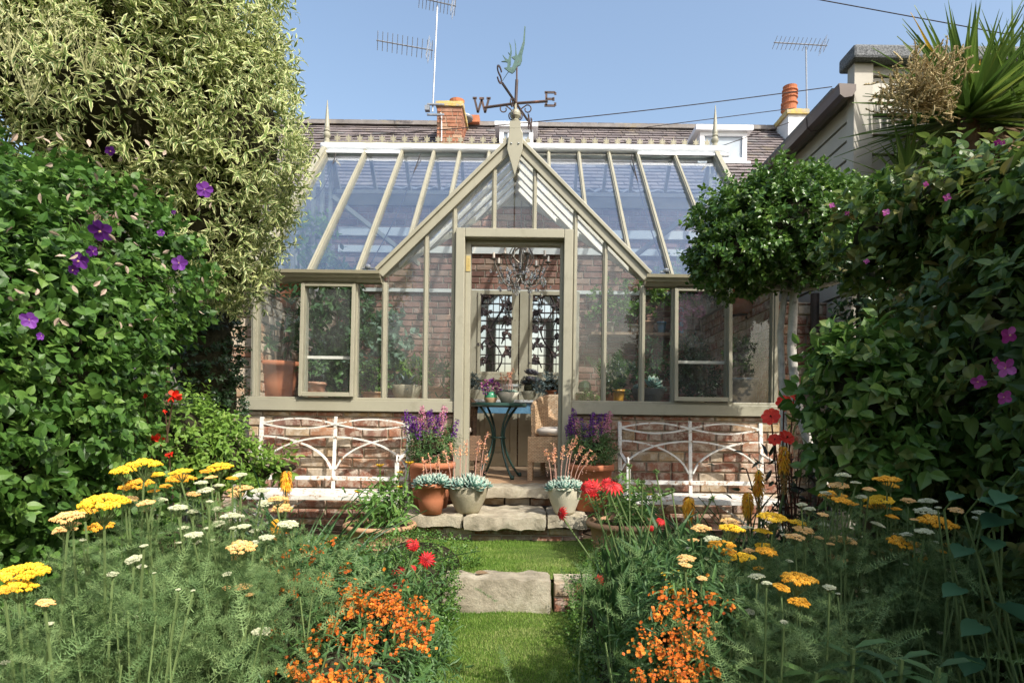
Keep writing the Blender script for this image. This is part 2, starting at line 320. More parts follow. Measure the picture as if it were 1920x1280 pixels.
mWhite = M_mix("chipped_white_paint", [(.3, (.50, .49, .44)), (.6, (.66, .65, .61))], 8, .5, .5, 60, .003, dirt=((.30, .165, .085), 21, .535, .61))
mWhiteP = M_mix("white_window_paint", [(.3, (.74, .75, .76)), (.7, (.82, .83, .84))], 4, .45)
mWoodD = M_mix("deck_wood", [(.3, (.30, .19, .11)), (.7, (.42, .28, .17))], 11, .75, .3, 50, .003, spec=.2)
mDoorW = M_mix("stripped_pine", [(.3, (.38, .32, .215)), (.7, (.52, .45, .32))], 5, .75, .3, 40, .002, spec=.2)
mBlue = M_mix("worn_blue_paint", [(.35, (.09, .22, .33)), (.65, (.16, .32, .44))], 12, .6, dirt=((.45, .45, .42), 14, .62, .72))
mIron = M_mix("dark_iron", [(.3, (.022, .02, .02)), (.7, (.06, .045, .04))], 9, .5, .2, 90, .001, metal=.4)
mRust = M_mix("rusty_iron", [(.3, (.035, .033, .037)), (.58, (.08, .05, .042)), (.78, (.22, .10, .06))], 9, .65, .4, 90, .002, metal=.3)
mVerd = M_mix("verdigris_copper", [(.3, (.04, .085, .08)), (.6, (.08, .15, .135)), (.8, (.07, .06, .045))], 25, .7, .5, 90, .002, metal=.2)
mGreenI = M_mix("green_iron", [(.3, (.012, .045, .04)), (.7, (.03, .075, .06))], 12, .35, .1, 60, .001)
mBrass = M_mix("brass", [(.3, (.55, .40, .15)), (.7, (.68, .52, .22))], 20, .35, metal=.9)
mSteel = M_mix("galvanised_steel", [(.3, (.20, .22, .24)), (.7, (.33, .35, .38))], 14, .45, metal=.6)
mAlu = M_mix("aerial_aluminium", [(.3, (.30, .32, .34)), (.7, (.42, .44, .47))], 10, .4, metal=.5)
def M_weave(name, c1, c2):
    m, n, l, b = newmat(name); t = n.new("ShaderNodeTexCoord"); v = n.new("ShaderNodeTexBrick"); mp = n.new("ShaderNodeMapping"); mp.inputs["Rotation"].default_value = (R(90), 0, 0); l.new(t.outputs["Object"], mp.inputs[0]); l.new(mp.outputs[0], v.inputs[0])
    v.inputs["Color1"].default_value = (*c1, 1); v.inputs["Color2"].default_value = (*c2, 1); v.inputs["Mortar"].default_value = (*[q * .3 for q in c1], 1); v.inputs["Scale"].default_value = 1; v.inputs["Brick Width"].default_value = .03; v.inputs["Row Height"].default_value = .013; v.inputs["Mortar Size"].default_value = .002; v.inputs["Mortar Smooth"].default_value = .6
    l.new(mix(n, l, noise(n, l, 9), v.outputs["Color"], tuple(q * .8 for q in c2), 'MIX'), b.inputs["Base Color"]) if False else l.new(v.outputs["Color"], b.inputs["Base Color"]); b.inputs["Roughness"].default_value = .6; bump(n, l, b, v.outputs["Fac"], -.6, .004); return m
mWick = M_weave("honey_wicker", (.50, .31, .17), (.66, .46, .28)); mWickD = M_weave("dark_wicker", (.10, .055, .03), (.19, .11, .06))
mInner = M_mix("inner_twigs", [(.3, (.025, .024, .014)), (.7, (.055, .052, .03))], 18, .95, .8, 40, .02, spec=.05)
mCush = M_mix("cream_cushion", [(.3, (.60, .52, .44)), (.7, (.70, .62, .54))], 9, .9)
mMirror, _n, _l, _b = newmat("old_mirror"); _b.inputs["Base Color"].default_value = (.62, .66, .68, 1); _b.inputs["Metallic"].default_value = 1; _b.inputs["Roughness"].default_value = .04
mSlate = M_attr("purple_slate", [(0, (.12, .11, .12)), (.35, (.18, .16, .165)), (.7, (.22, .19, .19)), (.9, (.17, .17, .175)), (1, (.28, .26, .25))], rough=.6, ns=3, bs=.3, bscale=25, dirt=((.27, .23, .14), 2.2, .56, .74))
mClap = M_mix("clapboard_paint", [(.3, (.36, .335, .28)), (.7, (.41, .385, .325))], 2, .6, .08, 30, .002)
mFelt = M_mix("roofing_felt", [(.4, (.05, .055, .06)), (.6, (.20, .21, .22))], 120, .9, .4, 150, .003)
mBrown = M_mix("brown_gutter_plastic", [(.3, (.055, .035, .03)), (.7, (.075, .05, .042))], 4, .35)
mBark = M_mix("pale_bark", [(.3, (.33, .31, .27)), (.6, (.52, .50, .45)), (.75, (.20, .18, .15))], 22, .85, .5, 50, .004, spec=.1)
mTwig = M_mix("brown_stem", [(.3, (.10, .06, .035)), (.7, (.17, .11, .06))], 20, .8)
mSoil = M_mix("dark_soil", [(.3, (.035, .025, .017)), (.7, (.085, .062, .042))], 25, .95, .9, 60, .02, spec=.1)
mLawn = M_mix("lawn_turf", [(.3, (.05, .085, .015)), (.7, (.085, .13, .03))], 25, .9, .8, 80, .01, spec=.1)
mCanvas, _n, _l, _b = newmat("silver_blind"); _b.inputs["Base Color"].default_value = (.74, .77, .80, 1); _b.inputs["Roughness"].default_value = .35
_wv = _n.new("ShaderNodeTexNoise"); _wv.inputs["Scale"].default_value = 12; bump(_n, _l, _b, _wv.outputs["Fac"], .5, .01)
G_ = lambda *c: [(i / (len(c) - 1), k) for i, k in enumerate(c)]
mVar = M_leaf("variegated_leaf", G_((.06, .125, .035), (.115, .19, .05), (.19, .28, .075), (.36, .42, .12)), .45, .32, edge=(.76, .75, .38), ew=(.45, .92))
mVarPan = M_leaf("cream_panicle", G_((.35, .36, .17), (.5, .5, .27)), .7, .3)
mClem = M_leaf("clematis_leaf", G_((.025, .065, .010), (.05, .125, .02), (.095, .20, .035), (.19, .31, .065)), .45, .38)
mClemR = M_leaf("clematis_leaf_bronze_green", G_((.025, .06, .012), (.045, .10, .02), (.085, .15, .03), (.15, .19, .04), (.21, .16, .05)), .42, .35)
mIvy = M_leaf("dark_glossy_leaf", G_((.012, .035, .012), (.025, .06, .02), (.045, .095, .03)), .35, .2, spec=.5)
mHolly = M_leaf("holly_leaf", G_((.025, .065, .012), (.05, .12, .02), (.10, .19, .03), (.22, .32, .06)), .33, .25, spec=.5)
mLime = M_leaf("lime_green_leaf", G_((.10, .21, .03), (.17, .30, .045), (.25, .37, .07)), .5, .4)
mBox = M_leaf("box_leaf", G_((.025, .07, .012), (.05, .12, .02), (.10, .20, .035), (.19, .30, .06)), .38, .25)
mYarL = M_leaf("grey_green_leaf", G_((.085, .155, .05), (.15, .245, .085), (.24, .34, .13)), .7, .35)
mStemG = M_leaf("green_stem", G_((.12, .19, .06), (.20, .27, .10)), .7, .25)
mLance = M_leaf("lance_leaf", G_((.04, .095, .03), (.07, .15, .045), (.12, .22, .06)), .5, .3)
mStrap = M_leaf("strap_leaf", G_((.02, .06, .022), (.045, .105, .035), (.09, .17, .05)), .4, .25)
mCord = M_leaf("cordyline_leaf", G_((.05, .10, .02), (.09, .16, .03), (.15, .23, .045), (.50, .32, .03)), .4, .3)
mDead = M_leaf("dry_leaf", G_((.16, .10, .055), (.30, .21, .12)), .8, .25)
mBuff = M_leaf("buff_panicle", G_((.34, .26, .12), (.50, .41, .22)), .8, .25)
mSucc = M_leaf("blue_green_succulent", G_((.11, .24, .20), (.18, .34, .28), (.25, .41, .33)), .5, .1, edge=(.50, .52, .42), ew=(.75, 1.05))
mSuccD = M_leaf("grey_succulent", G_((.10, .13, .12), (.20, .25, .23)), .6, .1)
mYel = M_leaf("yellow_floret", G_((.72, .42, .015), (.85, .55, .03), (.90, .66, .07)), .75, .2)
mPeach = M_leaf("peach_floret", G_((.68, .38, .10), (.80, .52, .20), (.82, .62, .33)), .75, .2)
mPale = M_leaf("pale_green_floret", G_((.40, .44, .25), (.56, .58, .38), (.70, .70, .52)), .75, .2)
mOra = M_leaf("orange_petal", G_((.50, .09, .01), (.68, .18, .015), (.78, .29, .03)), .6, .3)
mRed = M_leaf("red_petal", G_((.38, .008, .012), (.55, .015, .02), (.68, .035, .03)), .55, .25)
mScar = M_leaf("scarlet_petal", G_((.72, .03, .015), (.88, .07, .03)), .55, .3)
mPur = M_leaf("purple_petal", G_((.09, .012, .16), (.15, .025, .27), (.22, .05, .36)), .55, .3)
mMag = M_leaf("magenta_petal", G_((.24, .02, .15), (.38, .05, .24), (.45, .12, .36)), .55, .3)
mPink = M_leaf("pink_petal", G_((.55, .20, .33), (.70, .35, .45)), .55, .3)
mCor = M_leaf("coral_bell", G_((.72, .30, .17), (.80, .42, .27), (.78, .50, .22)), .6, .25)
mDk = M_leaf("dark_seed", G_((.06, .02, .015), (.12, .04, .02)), .8, 0)
mBr2 = M_leaf("spent_floret", G_((.35, .18, .05), (.55, .30, .08)), .8, .1)
# ---------------------------------------------------------------- the setting
XC, YF, YR, YB, ZF, ZE, ZR, ZB = -.125, 5.3, 7.2, 7.58, .504, 2.256, 4.16, 3.78
XL, XR_, DL, DR = -2.31, 2.10, -.605, .37
b = MB(); g = 150; b.add([(-g, -20, -.03), (g, -20, -.03), (g, 2 * g, -.03), (-g, 2 * g, -.03)], np.array([(0, 1, 2, 3)])); struct("ground", b, mSoil)
def sheet(name, x0, x1, y0, y1, z, m, amp=.01, seg=.06, th=.12):
    nx, ny = max(2, int((x1 - x0) / seg)), max(2, int((y1 - y0) / seg)); X, Y = np.meshgrid(np.linspace(x0, x1, nx + 1), np.linspace(y0, y1, ny + 1), indexing='ij')
    p = np.stack([X, Y, np.full_like(X, z)], -1).reshape(-1, 3); p[:, 2] += noise3(p, 6, 3) * amp; k = ny + 1
    i, j = np.meshgrid(np.arange(nx), np.arange(ny), indexing='ij'); f = np.stack([i * k + j, (i + 1) * k + j, (i + 1) * k + j + 1, i * k + j + 1], -1).reshape(-1, 4)
    b = MB(); b.add(p, f); bx(b, (x0, y0, z - th), (x1, y1, z - amp * 2.2)); return struct(name, b, m)
sheet("lower_lawn", -.75, .62, .2, 3.47, .0, mLawn, th=.025)
sheet("upper_lawn", -1.75, 1.3, 3.52, 4.74, .16, mLawn, th=.17)
sheet("gravel_terrace", -3.2, 2.9, 4.75, 5.36, .15, mSoil, th=.16)
sheet("flower_bed", -3.6, -.76, .2, 3.5, .06, mSoil, .03, th=.085)
sheet("flower_bed", .63, 3.4, .2, 3.5, .06, mSoil, .03, th=.085)
b = MB()
for k in range(14):
    y = 5.46 + k * .15; bx(b, (-2.2, y, ZF - .04), (2.0, y + .144, ZF + rng.uniform(-.002, .002)), rng.random())
struct("deck_floor", b, mWoodD)
def grass(name, regs, dens, h):
    b = MB()
    for (x0, x1, y0, y1, z) in regs:
        n = int(dens * (x1 - x0) * (y1 - y0)); P = np.stack([rng.uniform(x0, x1, n), rng.uniform(y0, y1, n), np.full(n, z)], 1)
        P[:, 2] += noise3(P * [1, 1, 0], 6, 3) * .01 - .004
        pat = .5 + .35 * noise3(P, 5, 9); leaves(b, P, np.array([0, 0, 1.]) + .38 * rng.normal(size=(n, 3)), rdir(n), h * rng.uniform(.5, 1.25, n), rng.uniform(.003, .006, n), TB, np.clip(pat + .25 * rng.normal(size=n), 0, 1))
    return struct(name, b, mGrass, kind="stuff")
mGrass = M_leaf("grass_blade", G_((.09, .20, .025), (.16, .29, .04), (.24, .36, .07), (.40, .44, .16)), .6, .4)
grass("lawn_grass", [(-.62, .45, 1.9, 3.47, 0)], 36000, .019)
grass("lawn_grass", [(-1.2, .75, 3.5, 4.58, .16)], 34000, .021)
# ---------------------------------------------------------------- masonry
def brickwall(mb, p0, u, width, z0, z1, nrm_, bl=.225, ch=.086, j=.012, jit=.004, seed=0, depth=.05, cols=(0, 1), hdr=.12, step=None):
    u = np.array(u, float); nn = np.array(nrm_, float); r = np.random.default_rng(seed); p0 = np.array(p0, float) * [1, 1, 0]; zz = z0; k = 0
    while zz < z1 - .02:
        h = min(ch, z1 - zz) - j; x = -(k % 2) * bl / 2 - r.uniform(0, .04)
        while x < width:
            L = bl * (r.uniform(.92, 1.06) if r.random() > hdr else .5); a, c = max(x + j / 2, 0), min(x + L - j / 2, width); x += L
            if c - a < .02: continue
            e = .006; pr = r.uniform(0, jit); q = r.normal(0, .0022, (4, 2))
            o = [(a, zz + 0), (c, zz + 0), (c, zz + h), (a, zz + h)]; inn = [(a + e, zz + e), (c - e, zz + e), (c - e, zz + h - e), (a + e, zz + h - e)]
            V = [p0 + u * s + np.array([0, 0, t]) - nn * depth * .3 for s, t in o] + [p0 + u * s + np.array([0, 0, t]) + nn * (pr - .003) for s, t in o]
            V += [p0 + u * (s + q[i, 0]) + np.array([0, 0, t + q[i, 1]]) + nn * (pr + .004) for i, (s, t) in enumerate(inn)]
            f = [(i, (i + 1) % 4, 4 + (i + 1) % 4, 4 + i) for i in range(4)] + [(4 + i, 4 + (i + 1) % 4, 8 + (i + 1) % 4, 8 + i) for i in range(4)] + [(8, 9, 10, 11)]
            mb.add(np.array(V), np.array([q for q in f if len(q) == 4]), r.random(), 0, 0)
        zz += ch; k += 1
def wallbox(mb, a, b_, mi=1): bx(mb, a, b_, .5, mi)
def wall_thing(name, label, loc, faces, boxes, m=None, cat="wall"):
    b = MB()
    for f in faces: brickwall(b, **f)
    for a, c in boxes: wallbox(b, a, c)
    return tag(obj(name, b, [m or mBrick, mMortar], org=loc), label, cat)
wall_thing("brick_wall", "tall soft red brick wall along the back of the greenhouse, behind the old doors", (0, YB + .02, .4),
    [dict(p0=(-2.5, YB, .5), u=(1, 0, 0), width=4.85, z0=.5, z1=ZB - .03, nrm_=(0, -1, 0), ch=.076, bl=.225, j=.011, seed=5)], [((-2.5, YB + .008, .1), (2.35, YB + .25, ZB - .03))], mBrickR)
wall_thing("brick_wall", "pale patched brick wall closing the greenhouse end beside the big terracotta pot", (XL, 6.4, .1),
    [dict(p0=(XL + .0, YF + .1, .5), u=(0, 1, 0), width=2.25, z0=.5, z1=2.3, nrm_=(1, 0, 0), seed=8), dict(p0=(XL - .42, YF + .1, .1), u=(1, 0, 0), width=.42, z0=.1, z1=2.3, nrm_=(0, -1, 0), seed=9)],
    [((XL - .42, YF + .108, .1), (XL - .008, YB, 2.3))], M_attr("pale_patched_brick", [(0, (.38, .30, .21)), (.3, (.50, .42, .32)), (.55, (.56, .48, .38)), (.7, (.34, .17, .11)), (.85, (.42, .28, .17)), (1, (.60, .54, .44))], dirt=((.55, .49, .40), 16, .5, .7)))
wall_thing("brick_wall", "shaded brown brick wall closing the greenhouse end behind the pale tree trunks", (XR_, 6.4, .1),
    [dict(p0=(XR_ - .0, YB, .5), u=(0, -1, 0), width=2.2, z0=.5, z1=2.3, nrm_=(-1, 0, 0), seed=18), dict(p0=(XR_, YF + .1, .1), u=(1, 0, 0), width=.5, z0=.1, z1=2.1, nrm_=(0, -1, 0), seed=19)],
    [((XR_ + .008, YF + .108, .1), (XR_ + .5, YB, 2.1))], mBrick)
# ---------------------------------------------------------------- steps
def stone(name, label, a, b_, amp, seed, cat="stone slab", m=None, group=None, seg=.03):
    mb = MB(); rough(mb, a, b_, amp, seg, seed); c = (np.array(a) + np.array(b_)) / 2; c[2] = a[2]
    return tag(obj(name, mb, m or mStone, org=c, smooth=True), label, cat, group)
stone("stone_slab", "rough edged stone slab under the small terracotta pot at the foot of the steps", (-.95, 4.56, .262), (-.46, 5.17, .35), .009, 1, group="stone slabs of the step")
stone("stone_slab", "long broken edged stone slab in front of the doorway between the bowl pots", (-.452, 4.53, .25), (.155, 5.17, .347), .011, 2, group="stone slabs of the step")
stone("stone_slab", "mossy stone slab end beneath the pale concrete bowl of succulents", (.165, 4.57, .262), (.46, 5.17, .35), .010, 3, group="stone slabs of the step")
b = MB(); brickwall(b, (-.93, 4.66, .14), (1, 0, 0), 1.36, .14, .262, (0, -1, 0), seed=31, jit=.015, ch=.061); bx(b, (-.93, 4.67, .1), (.43, 5.17, .245), .5, 1)
tag(obj("brick_footing", b, [mBrick, mMortar], org=(-.25, 4.9, .1)), "low crumbling brick footing under the stone slabs where the lawn ends", "brick footing")
stone("doorstep", "worn pale stone doorstep below the open greenhouse doorway", (DL - .0, 5.10, .415), (DR + .03, 5.46, .502), .007, 4, "doorstep")
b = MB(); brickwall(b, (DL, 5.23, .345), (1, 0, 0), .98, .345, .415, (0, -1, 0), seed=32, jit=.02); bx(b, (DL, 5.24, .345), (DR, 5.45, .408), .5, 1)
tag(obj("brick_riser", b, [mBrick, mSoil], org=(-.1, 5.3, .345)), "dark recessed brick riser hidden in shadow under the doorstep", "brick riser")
stone("stone_block", "big rough stone block forming the step between the two lawns", (-.445, 3.40, -.02), (.145, 3.60, .185), .009, 6, "stone step")
b = MB(); brickwall(b, (.165, 3.44, .0), (1, 0, 0), .22, .0, .18, (0, -1, 0), seed=41, jit=.01); bx(b, (.165, 3.448, -.02), (.385, 3.58, .176), .5, 1)
tag(obj("brick_edging", b, [mBrick, mMortar], org=(.27, 3.5, 0)), "short stack of red bricks at the right end of the stone block", "brick edging")
stone("stone_edging", "narrow upright stone wedged at the left end of the stone block", (-.50, 3.42, -.02), (-.452, 3.58, .17), .008, 7, "edging stone")
# ---------------------------------------------------------------- greenhouse
GH = thing("greenhouse", "olive green greenhouse with a pointed glass porch standing on low brick walls", "greenhouse", (XC, YF, ZF))
for s, (x0, x1) in enumerate(((XL - .03, DL), (DR, XR_ + .03))):
    b = MB(); brickwall(b, (x0, YF - .01, .12), (1, 0, 0), x1 - x0, .12, 1.11, (0, -1, 0), seed=51 + s, jit=.009); bx(b, (x0, YF, .1), (x1, YF + .2, 1.108), .5, 1)
    obj("brick_base", b, [mBrick, mMortar], GH)
    b = MB(); x2, x3 = (x0 - .03, x1 + .0) if s == 0 else (x0, x1 + .03)
    bx(b, (x2, YF - .075, 1.108), (x3, YF + .1, 1.2)); bx(b, (x2, YF - .05, 1.2), (x3, YF + .06, 1.222)); obj("sill", b, mFrame, GH, bevel=.004)
HW = 1.1                                     # half width and height of the porch gable
def zg(x): return ZE - .01 + HW - abs(x - XC)        # underside line of the porch roof
SIDEX = [XL + .02, -1.88, -1.45, -1.205]; SIDEX2 = [.965, 1.235, 1.69, XR_ - .02]; GABX = [-.86, -.625, .39, .645]
for x in SIDEX + SIDEX2:
    b = MB(); wd = .055 if x in (SIDEX[0], SIDEX2[-1]) else .042; bx(b, (x - wd / 2, YF - .035, 1.222), (x + wd / 2, YF + .035, 2.19)); bx(b, (x - wd / 5, YF - .047, 1.222), (x + wd / 5, YF - .035, 2.19)); obj("mullion", b, mFrame, GH, bevel=.003)
for x in GABX + [XC - .17, XC + .17]:
    z0 = 2.62 if abs(x - XC) < .3 else 1.222; b = MB(); bx(b, (x - .019, YF - .035, z0), (x + .019, YF + .035, zg(x) - .02)); bx(b, (x - .008, YF - .046, z0), (x + .008, YF - .035, zg(x) - .02)); obj("mullion", b, mFrame, GH, bevel=.003)
for x0, x1 in ((XL - .02, XC - HW - .0), (XC + HW + .0, XR_ + .02)):
    b = MB(); bx(b, (x0, YF - .04, 2.19), (x1, YF + .06, 2.235)); obj("eave_plate", b, mFrame, GH, bevel=.003)
    b = MB(); prof = [(0, 0), (-.03, -.0), (-.055, .022), (-.075, .03), (-.085, .05), (-.105, .06), (-.11, .085), (-.10, .085), (-.09, .066), (-.03, .02), (0, .02)]
    M = np.array([[0, 1, 0], [1, 0, 0], [0, 0, 1]], float); xa, xb = (x0 - .04, x1) if x0 < 0 else (x0, x1 + .04)
    plate(b, [(p, q) for p, q in prof], xb - xa, M, ((xa + xb) / 2, YF - .03, 2.182)); obj("gutter", b, mGutter, GH)
# porch rafters, apex
for sg in (-1, 1):
    b = MB(); d = np.array([-sg, 0, 1.]) / 2 ** .5; pe = np.array([sg, 0, 1.]) / 2 ** .5
    p0, p1 = np.array([XC + sg * (HW + .0), YF - .045, ZE - .015]), np.array([XC, YF - .045, ZE + HW - .015])
    bar(b, p0 + pe * .025, p1 + pe * .025, .085, .055, (0, -1, 0)); bar(b, p0 + pe * .062 - [0, .008, 0], p1 + pe * .062 - [0, .008, 0], .03, .085, (0, -1, 0)); obj("rafter", b, mFrame, GH, bevel=.004)
b = MB(); plate(b, [(-.065, -.07), (0, -.29), (.065, -.07), (.065, .06), (.045, .10), (-.045, .10)], .04, I3, (XC, YF - .105, ZE + HW - .0)); ap = obj("apex_board", b, mFrame, GH, bevel=.004)
for sx in (-.03, .03): b = MB(); lathe(b, [(0, 0), (.008, .0), (.008, .006), (0, .007)], (XC + sx, YF - .127, ZE + HW - .03), 8); obj("bolt", b, mSteel, ap)
b = MB(); bx(b, (XC - .045, YF - .125, ZE + HW + .1), (XC + .045, YF - .035, ZE + HW + .16)); lathe(b, [(.0, .155), (.03, .16), (.034, .18), (.026, .19), (.044, .215), (.046, .235), (.04, .255), (.028, .268), (.014, .275), (.013, .32), (0, .32)], (XC, YF - .08, ZE + HW), 20); obj("finial", b, mFrame, GH, smooth=False)
# door frame
zt = 2.64; b = MB()
for x0, x1 in ((DL, DL + .075), (DR - .075, DR)):
    bx(b, (x0, YF - .095, ZF), (x1, YF + .05, zt)); 
bx(b, (DL + .075, YF - .095, zt - .075), (DR - .075, YF + .05, zt)); obj("door_frame", b, mFrame, GH, bevel=.006)
b = MB(); bx(b, (DL + .075, YF + .0, ZF), (DL + .12, YF + .09, zt - .075)); bx(b, (DR - .1, YF + .0, ZF), (DR - .075, YF + .09, zt - .075)); bx(b, (DL + .12, YF, zt - .11), (DR - .1, YF + .09, zt - .075)); obj("door_lining", b, mFrame, GH, bevel=.003)
b = MB(); bx(b, (DL + .079, YF - .006, 2.30), (DL + .117, YF - .0, 2.43))
for z in (2.325, 2.35, 2.38, 2.405): lathe(b, [(0, 0), (.005, 0), (.005, .004), (0, .005)], (DL + .1, YF - .008, z), 8)
obj("hinge", b, mBrass, GH)
# front panes
def pane(P, t=.004, m=None, name="pane", par=None): b = MB(); slab3(b, P, t); return obj(name, b, m or mGlass, par or GH)
sx = SIDEX + SIDEX2
for x0, x1 in list(zip(SIDEX[:-1], SIDEX[1:])) + list(zip(SIDEX2[:-1], SIDEX2[1:])):
    if abs((x0 + x1) / 2 + 1.665) < .03 or abs((x0 + x1) / 2 - 1.4625) < .03: continue
    pane([(x0 + .015, YF, 1.222), (x1 - .015, YF, 1.222), (x1 - .015, YF, 2.19), (x0 + .015, YF, 2.19)])
gl = sorted([SIDEX[-1]] + GABX + [XC - .17, XC + .17, XC] + [SIDEX2[0]])
for x0, x1 in zip(gl[:-1], gl[1:]):
    z0 = zt if x0 > DL - .05 and x1 < DR + .05 else 1.222
    if x1 - x0 < .03: continue
    pane([(x0 + .005, YF, z0), (x1 - .005, YF, z0), (x1 - .005, YF, zg(x1) - .01), (x0 + .005, YF, zg(x0) - .01)])
# opening casements, propped out a little at the foot
for x0, x1 in ((-1.88, -1.45), (1.235, 1.69)):
    b = MB(); t = R(2.2); M = np.array([[1, 0, 0], [0, math.cos(t), math.sin(t)], [0, -math.sin(t), math.cos(t)]]); top = np.array([0, YF - .052, 2.17]); H = .945
    def Q(x, y, z): return top + M @ np.array([x, y, z]) - [0, 0, 0]
    bw = .03
    for xa in (x0 - .012, x1 - .018): box(b, Q(xa + bw / 2, 0, -H / 2), (bw, .045, H), M)
    box(b, Q((x0 + x1) / 2, 0, -.013), (x1 - x0 - .036, .04, .026), M); box(b, Q((x0 + x1) / 2, 0, -H + .018), (x1 - x0 - .036, .04, .036), M)
    cs = obj("casement", b, mFrame, GH, bevel=.003)
    pane([Q(x0 + .03, 0, -H + .045), Q(x1 - .03, 0, -H + .045), Q(x1 - .03, 0, -.04), Q(x0 + .03, 0, -.04)], par=cs)
    b = MB(); zz = 1.56; bx(b, (x0 + .02, YF + .012, zz - .012), (x1 - .02, YF + .035, zz + .012)); obj("rail", b, mFrameL, GH)
# main roof
BARS = [XL + .02, -1.85, -1.44, -1.08, -.79, -.46, XC, .21, .55, .89, 1.21, 1.63, XR_ - .02]
def yv(x): return YF + max(0, HW - abs(x - XC))
def rp(x, y, o=0): return np.array([x, y - o * .707, ZE + (y - YF) + o * .707])
for x in BARS:
    if abs(x - XC) < .05: continue
    b = MB(); bar(b, rp(x, yv(x), .012), rp(x, YR, .012), .036, .05); bar(b, rp(x, yv(x), .042), rp(x, YR, .042), .016, .012); bar(b, rp(x, yv(x), -.025), rp(x, YR, -.025), .014, .03); obj("glazing_bar", b, mFrame, GH)
    b = MB(); bar(b, (x, YR, ZR + .01), (x, YB, ZB + .01), .034, .05); obj("glazing_bar", b, mFrame, GH)
for x0, x1 in zip(BARS[:-1], BARS[1:]):
    pane([rp(x0 + .012, yv(x0)), rp(x1 - .012, yv(x1)), rp(x1 - .012, YR), rp(x0 + .012, YR)], m=mRoofGlass)
    pane([(x0 + .012, YR, ZR), (x1 - .012, YR, ZR), (x1 - .012, YB, ZB), (x0 + .012, YB, ZB)], m=mGlass)
b = MB(); bx(b, (XL - .03, YR - .05, ZR - .03), (XR_ + .03, YR + .05, ZR + .035)); bx(b, (XL, YR - .02, ZR - .10), (XR_, YR + .02, ZR - .03)); obj("ridge_beam", b, mFrame, GH)
b = MB(); bx(b, (XL, YB - .06, ZB - .03), (XR_, YB + .1, ZB + .012)); obj("rear_plate", b, mFrameL, GH)
b = MB(); bx(b, (XL, YB - .035, ZB - .16), (XR_, YB - .005, ZB - .032)); obj("rear_board", b, mGutter, GH)
for z, h, m in ((3.30, .10, mFrameL), (3.09, .08, mFrameL), (2.60, .042, mFrameL)):
    b = MB(); bx(b, (XL + .02, YB - .04, z - h / 2), (XR_ - .02, YB - .012, z + h / 2)); obj("wall_plate", b, m, GH)
for p0, p1 in (((XL + .3, YF + 1.1, ZE + 1.05), (XL + 1.0, YB - .08, 2.9)), ((XR_ - .3, YF + 1.1, ZE + 1.05), (XR_ - 1.0, YB - .08, 2.9))):
    b = MB(); bar(b, p0, p1, .03, .05); obj("brace", b, mFrame, GH)
# end gables
for sg, x in ((-1, XL), (1, XR_)):
    b = MB(); bar(b, rp(x, YF - .06, .02), rp(x, YR, .02), .05, .10); bar(b, (x, YR, ZR + .02), (x, YB, ZB + .02), .05, .08); obj("verge_rafter", b, mFrame, GH)
    b = MB(); zb = 2.3
    for k in range(1, 8):
        y = YF + k * .285; top = ZE + (y - YF) if y < YR else ZR - (y - YR)
        if top - zb > .1: bx(b, (x - .018, y - .018, zb), (x + .018, y + .018, top - .02))
    bx(b, (x - .03, YF + .1, 2.3), (x + .03, YB - .02, 2.34)); obj("end_bars", b, mFrame, GH)
    pane([(x, YF + .1, 2.345), (x, YB, 2.345), (x, YB, ZB - .02), (x, YR, ZR - .02)], m=mGlass)
    b = MB(); lathe(b, [(0, 0), (.03, 0), (.032, .05), (.026, .06), (.04, .09), (.042, .11), (.026, .14), (.036, .15), (.028, .165), (.03, .19), (.004, .5), (0, .505)], (x + sg * .02, YR, ZR + .03), 16); obj("finial", b, mFrame, GH)
    b = MB(); plate(b, [(-.04, .0), (0, -.28), (.04, 0)], .03, np.array([[0, 1, 0], [1, 0, 0], [0, 0, 1.]]), (x, YR, ZR - .04)); obj("apex_board", b, mFrame, GH)
# porch roof
b = MB(); bar(b, (XC, YF - .05, ZE + HW + .01), (XC, YF + HW, ZE + HW + .01), .06, .07); obj("porch_ridge", b, mFrame, GH)
for sg in (-1, 1):
    b = MB(); bar(b, (XC + sg * HW, YF, ZE), (XC, YF + HW, ZE + HW), .06, .05); obj("valley", b, mFrame, GH)
    for k in range(5):
        y = YF + .1 + k * .2; o = HW - (y - YF); b = MB(); bar(b, (XC, y, ZE + HW - .01), (XC + sg * o, y, ZE + HW - o - .01), .034, .05, (0, 1, 0)); obj("glazing_bar", b, mFrameL, GH)
    pane([(XC, YF, ZE + HW), (XC + sg * HW, YF, ZE), (XC, YF + HW, ZE + HW)][::sg], m=mGlass)
# rolled blinds, cresting, cords
for px0, px1, py0, py1 in ((603, 940, 277, 279), (985, 1365, 276, 283)):
    p0, p1 = W(px0, py0, 7.08), W(px1, py1, 7.08); zz = p0[2] * .5 + p1[2] * .5; b = MB(); n = 40; P = np.linspace(p0, p1, n); P[:, 2] = zz; tube(b, P, .048 + .0025 * np.sin(np.arange(n) * 1.1), 18); bl = obj("roller_blind", b, mCanvas, GH, smooth=True)
    b = MB(); xm = (p0[0] * .55 + p1[0] * .45) if px0 < 900 else (p0[0] * .45 + p1[0] * .55); xa, xb = (p0[0], xm) if px0 < 900 else (xm, p1[0])
    bx(b, (xa, 7.02, zz - .085), (xb, 7.06, zz - .058)); obj("blind_rail", b, mCanvas, bl)
b = MB()
FL = [(-.012, 0), (-.012, .03), (-.04, .03), (-.04, .045), (-.014, .048), (-.03, .055), (-.042, .075), (-.034, .088), (-.026, .08), (-.02, .068), (-.012, .085), (0, .118), (.012, .085), (.02, .068), (.026, .08), (.034, .088), (.042, .075), (.03, .055), (.014, .048), (.04, .045), (.04, .03), (.012, .03), (.012, 0)]
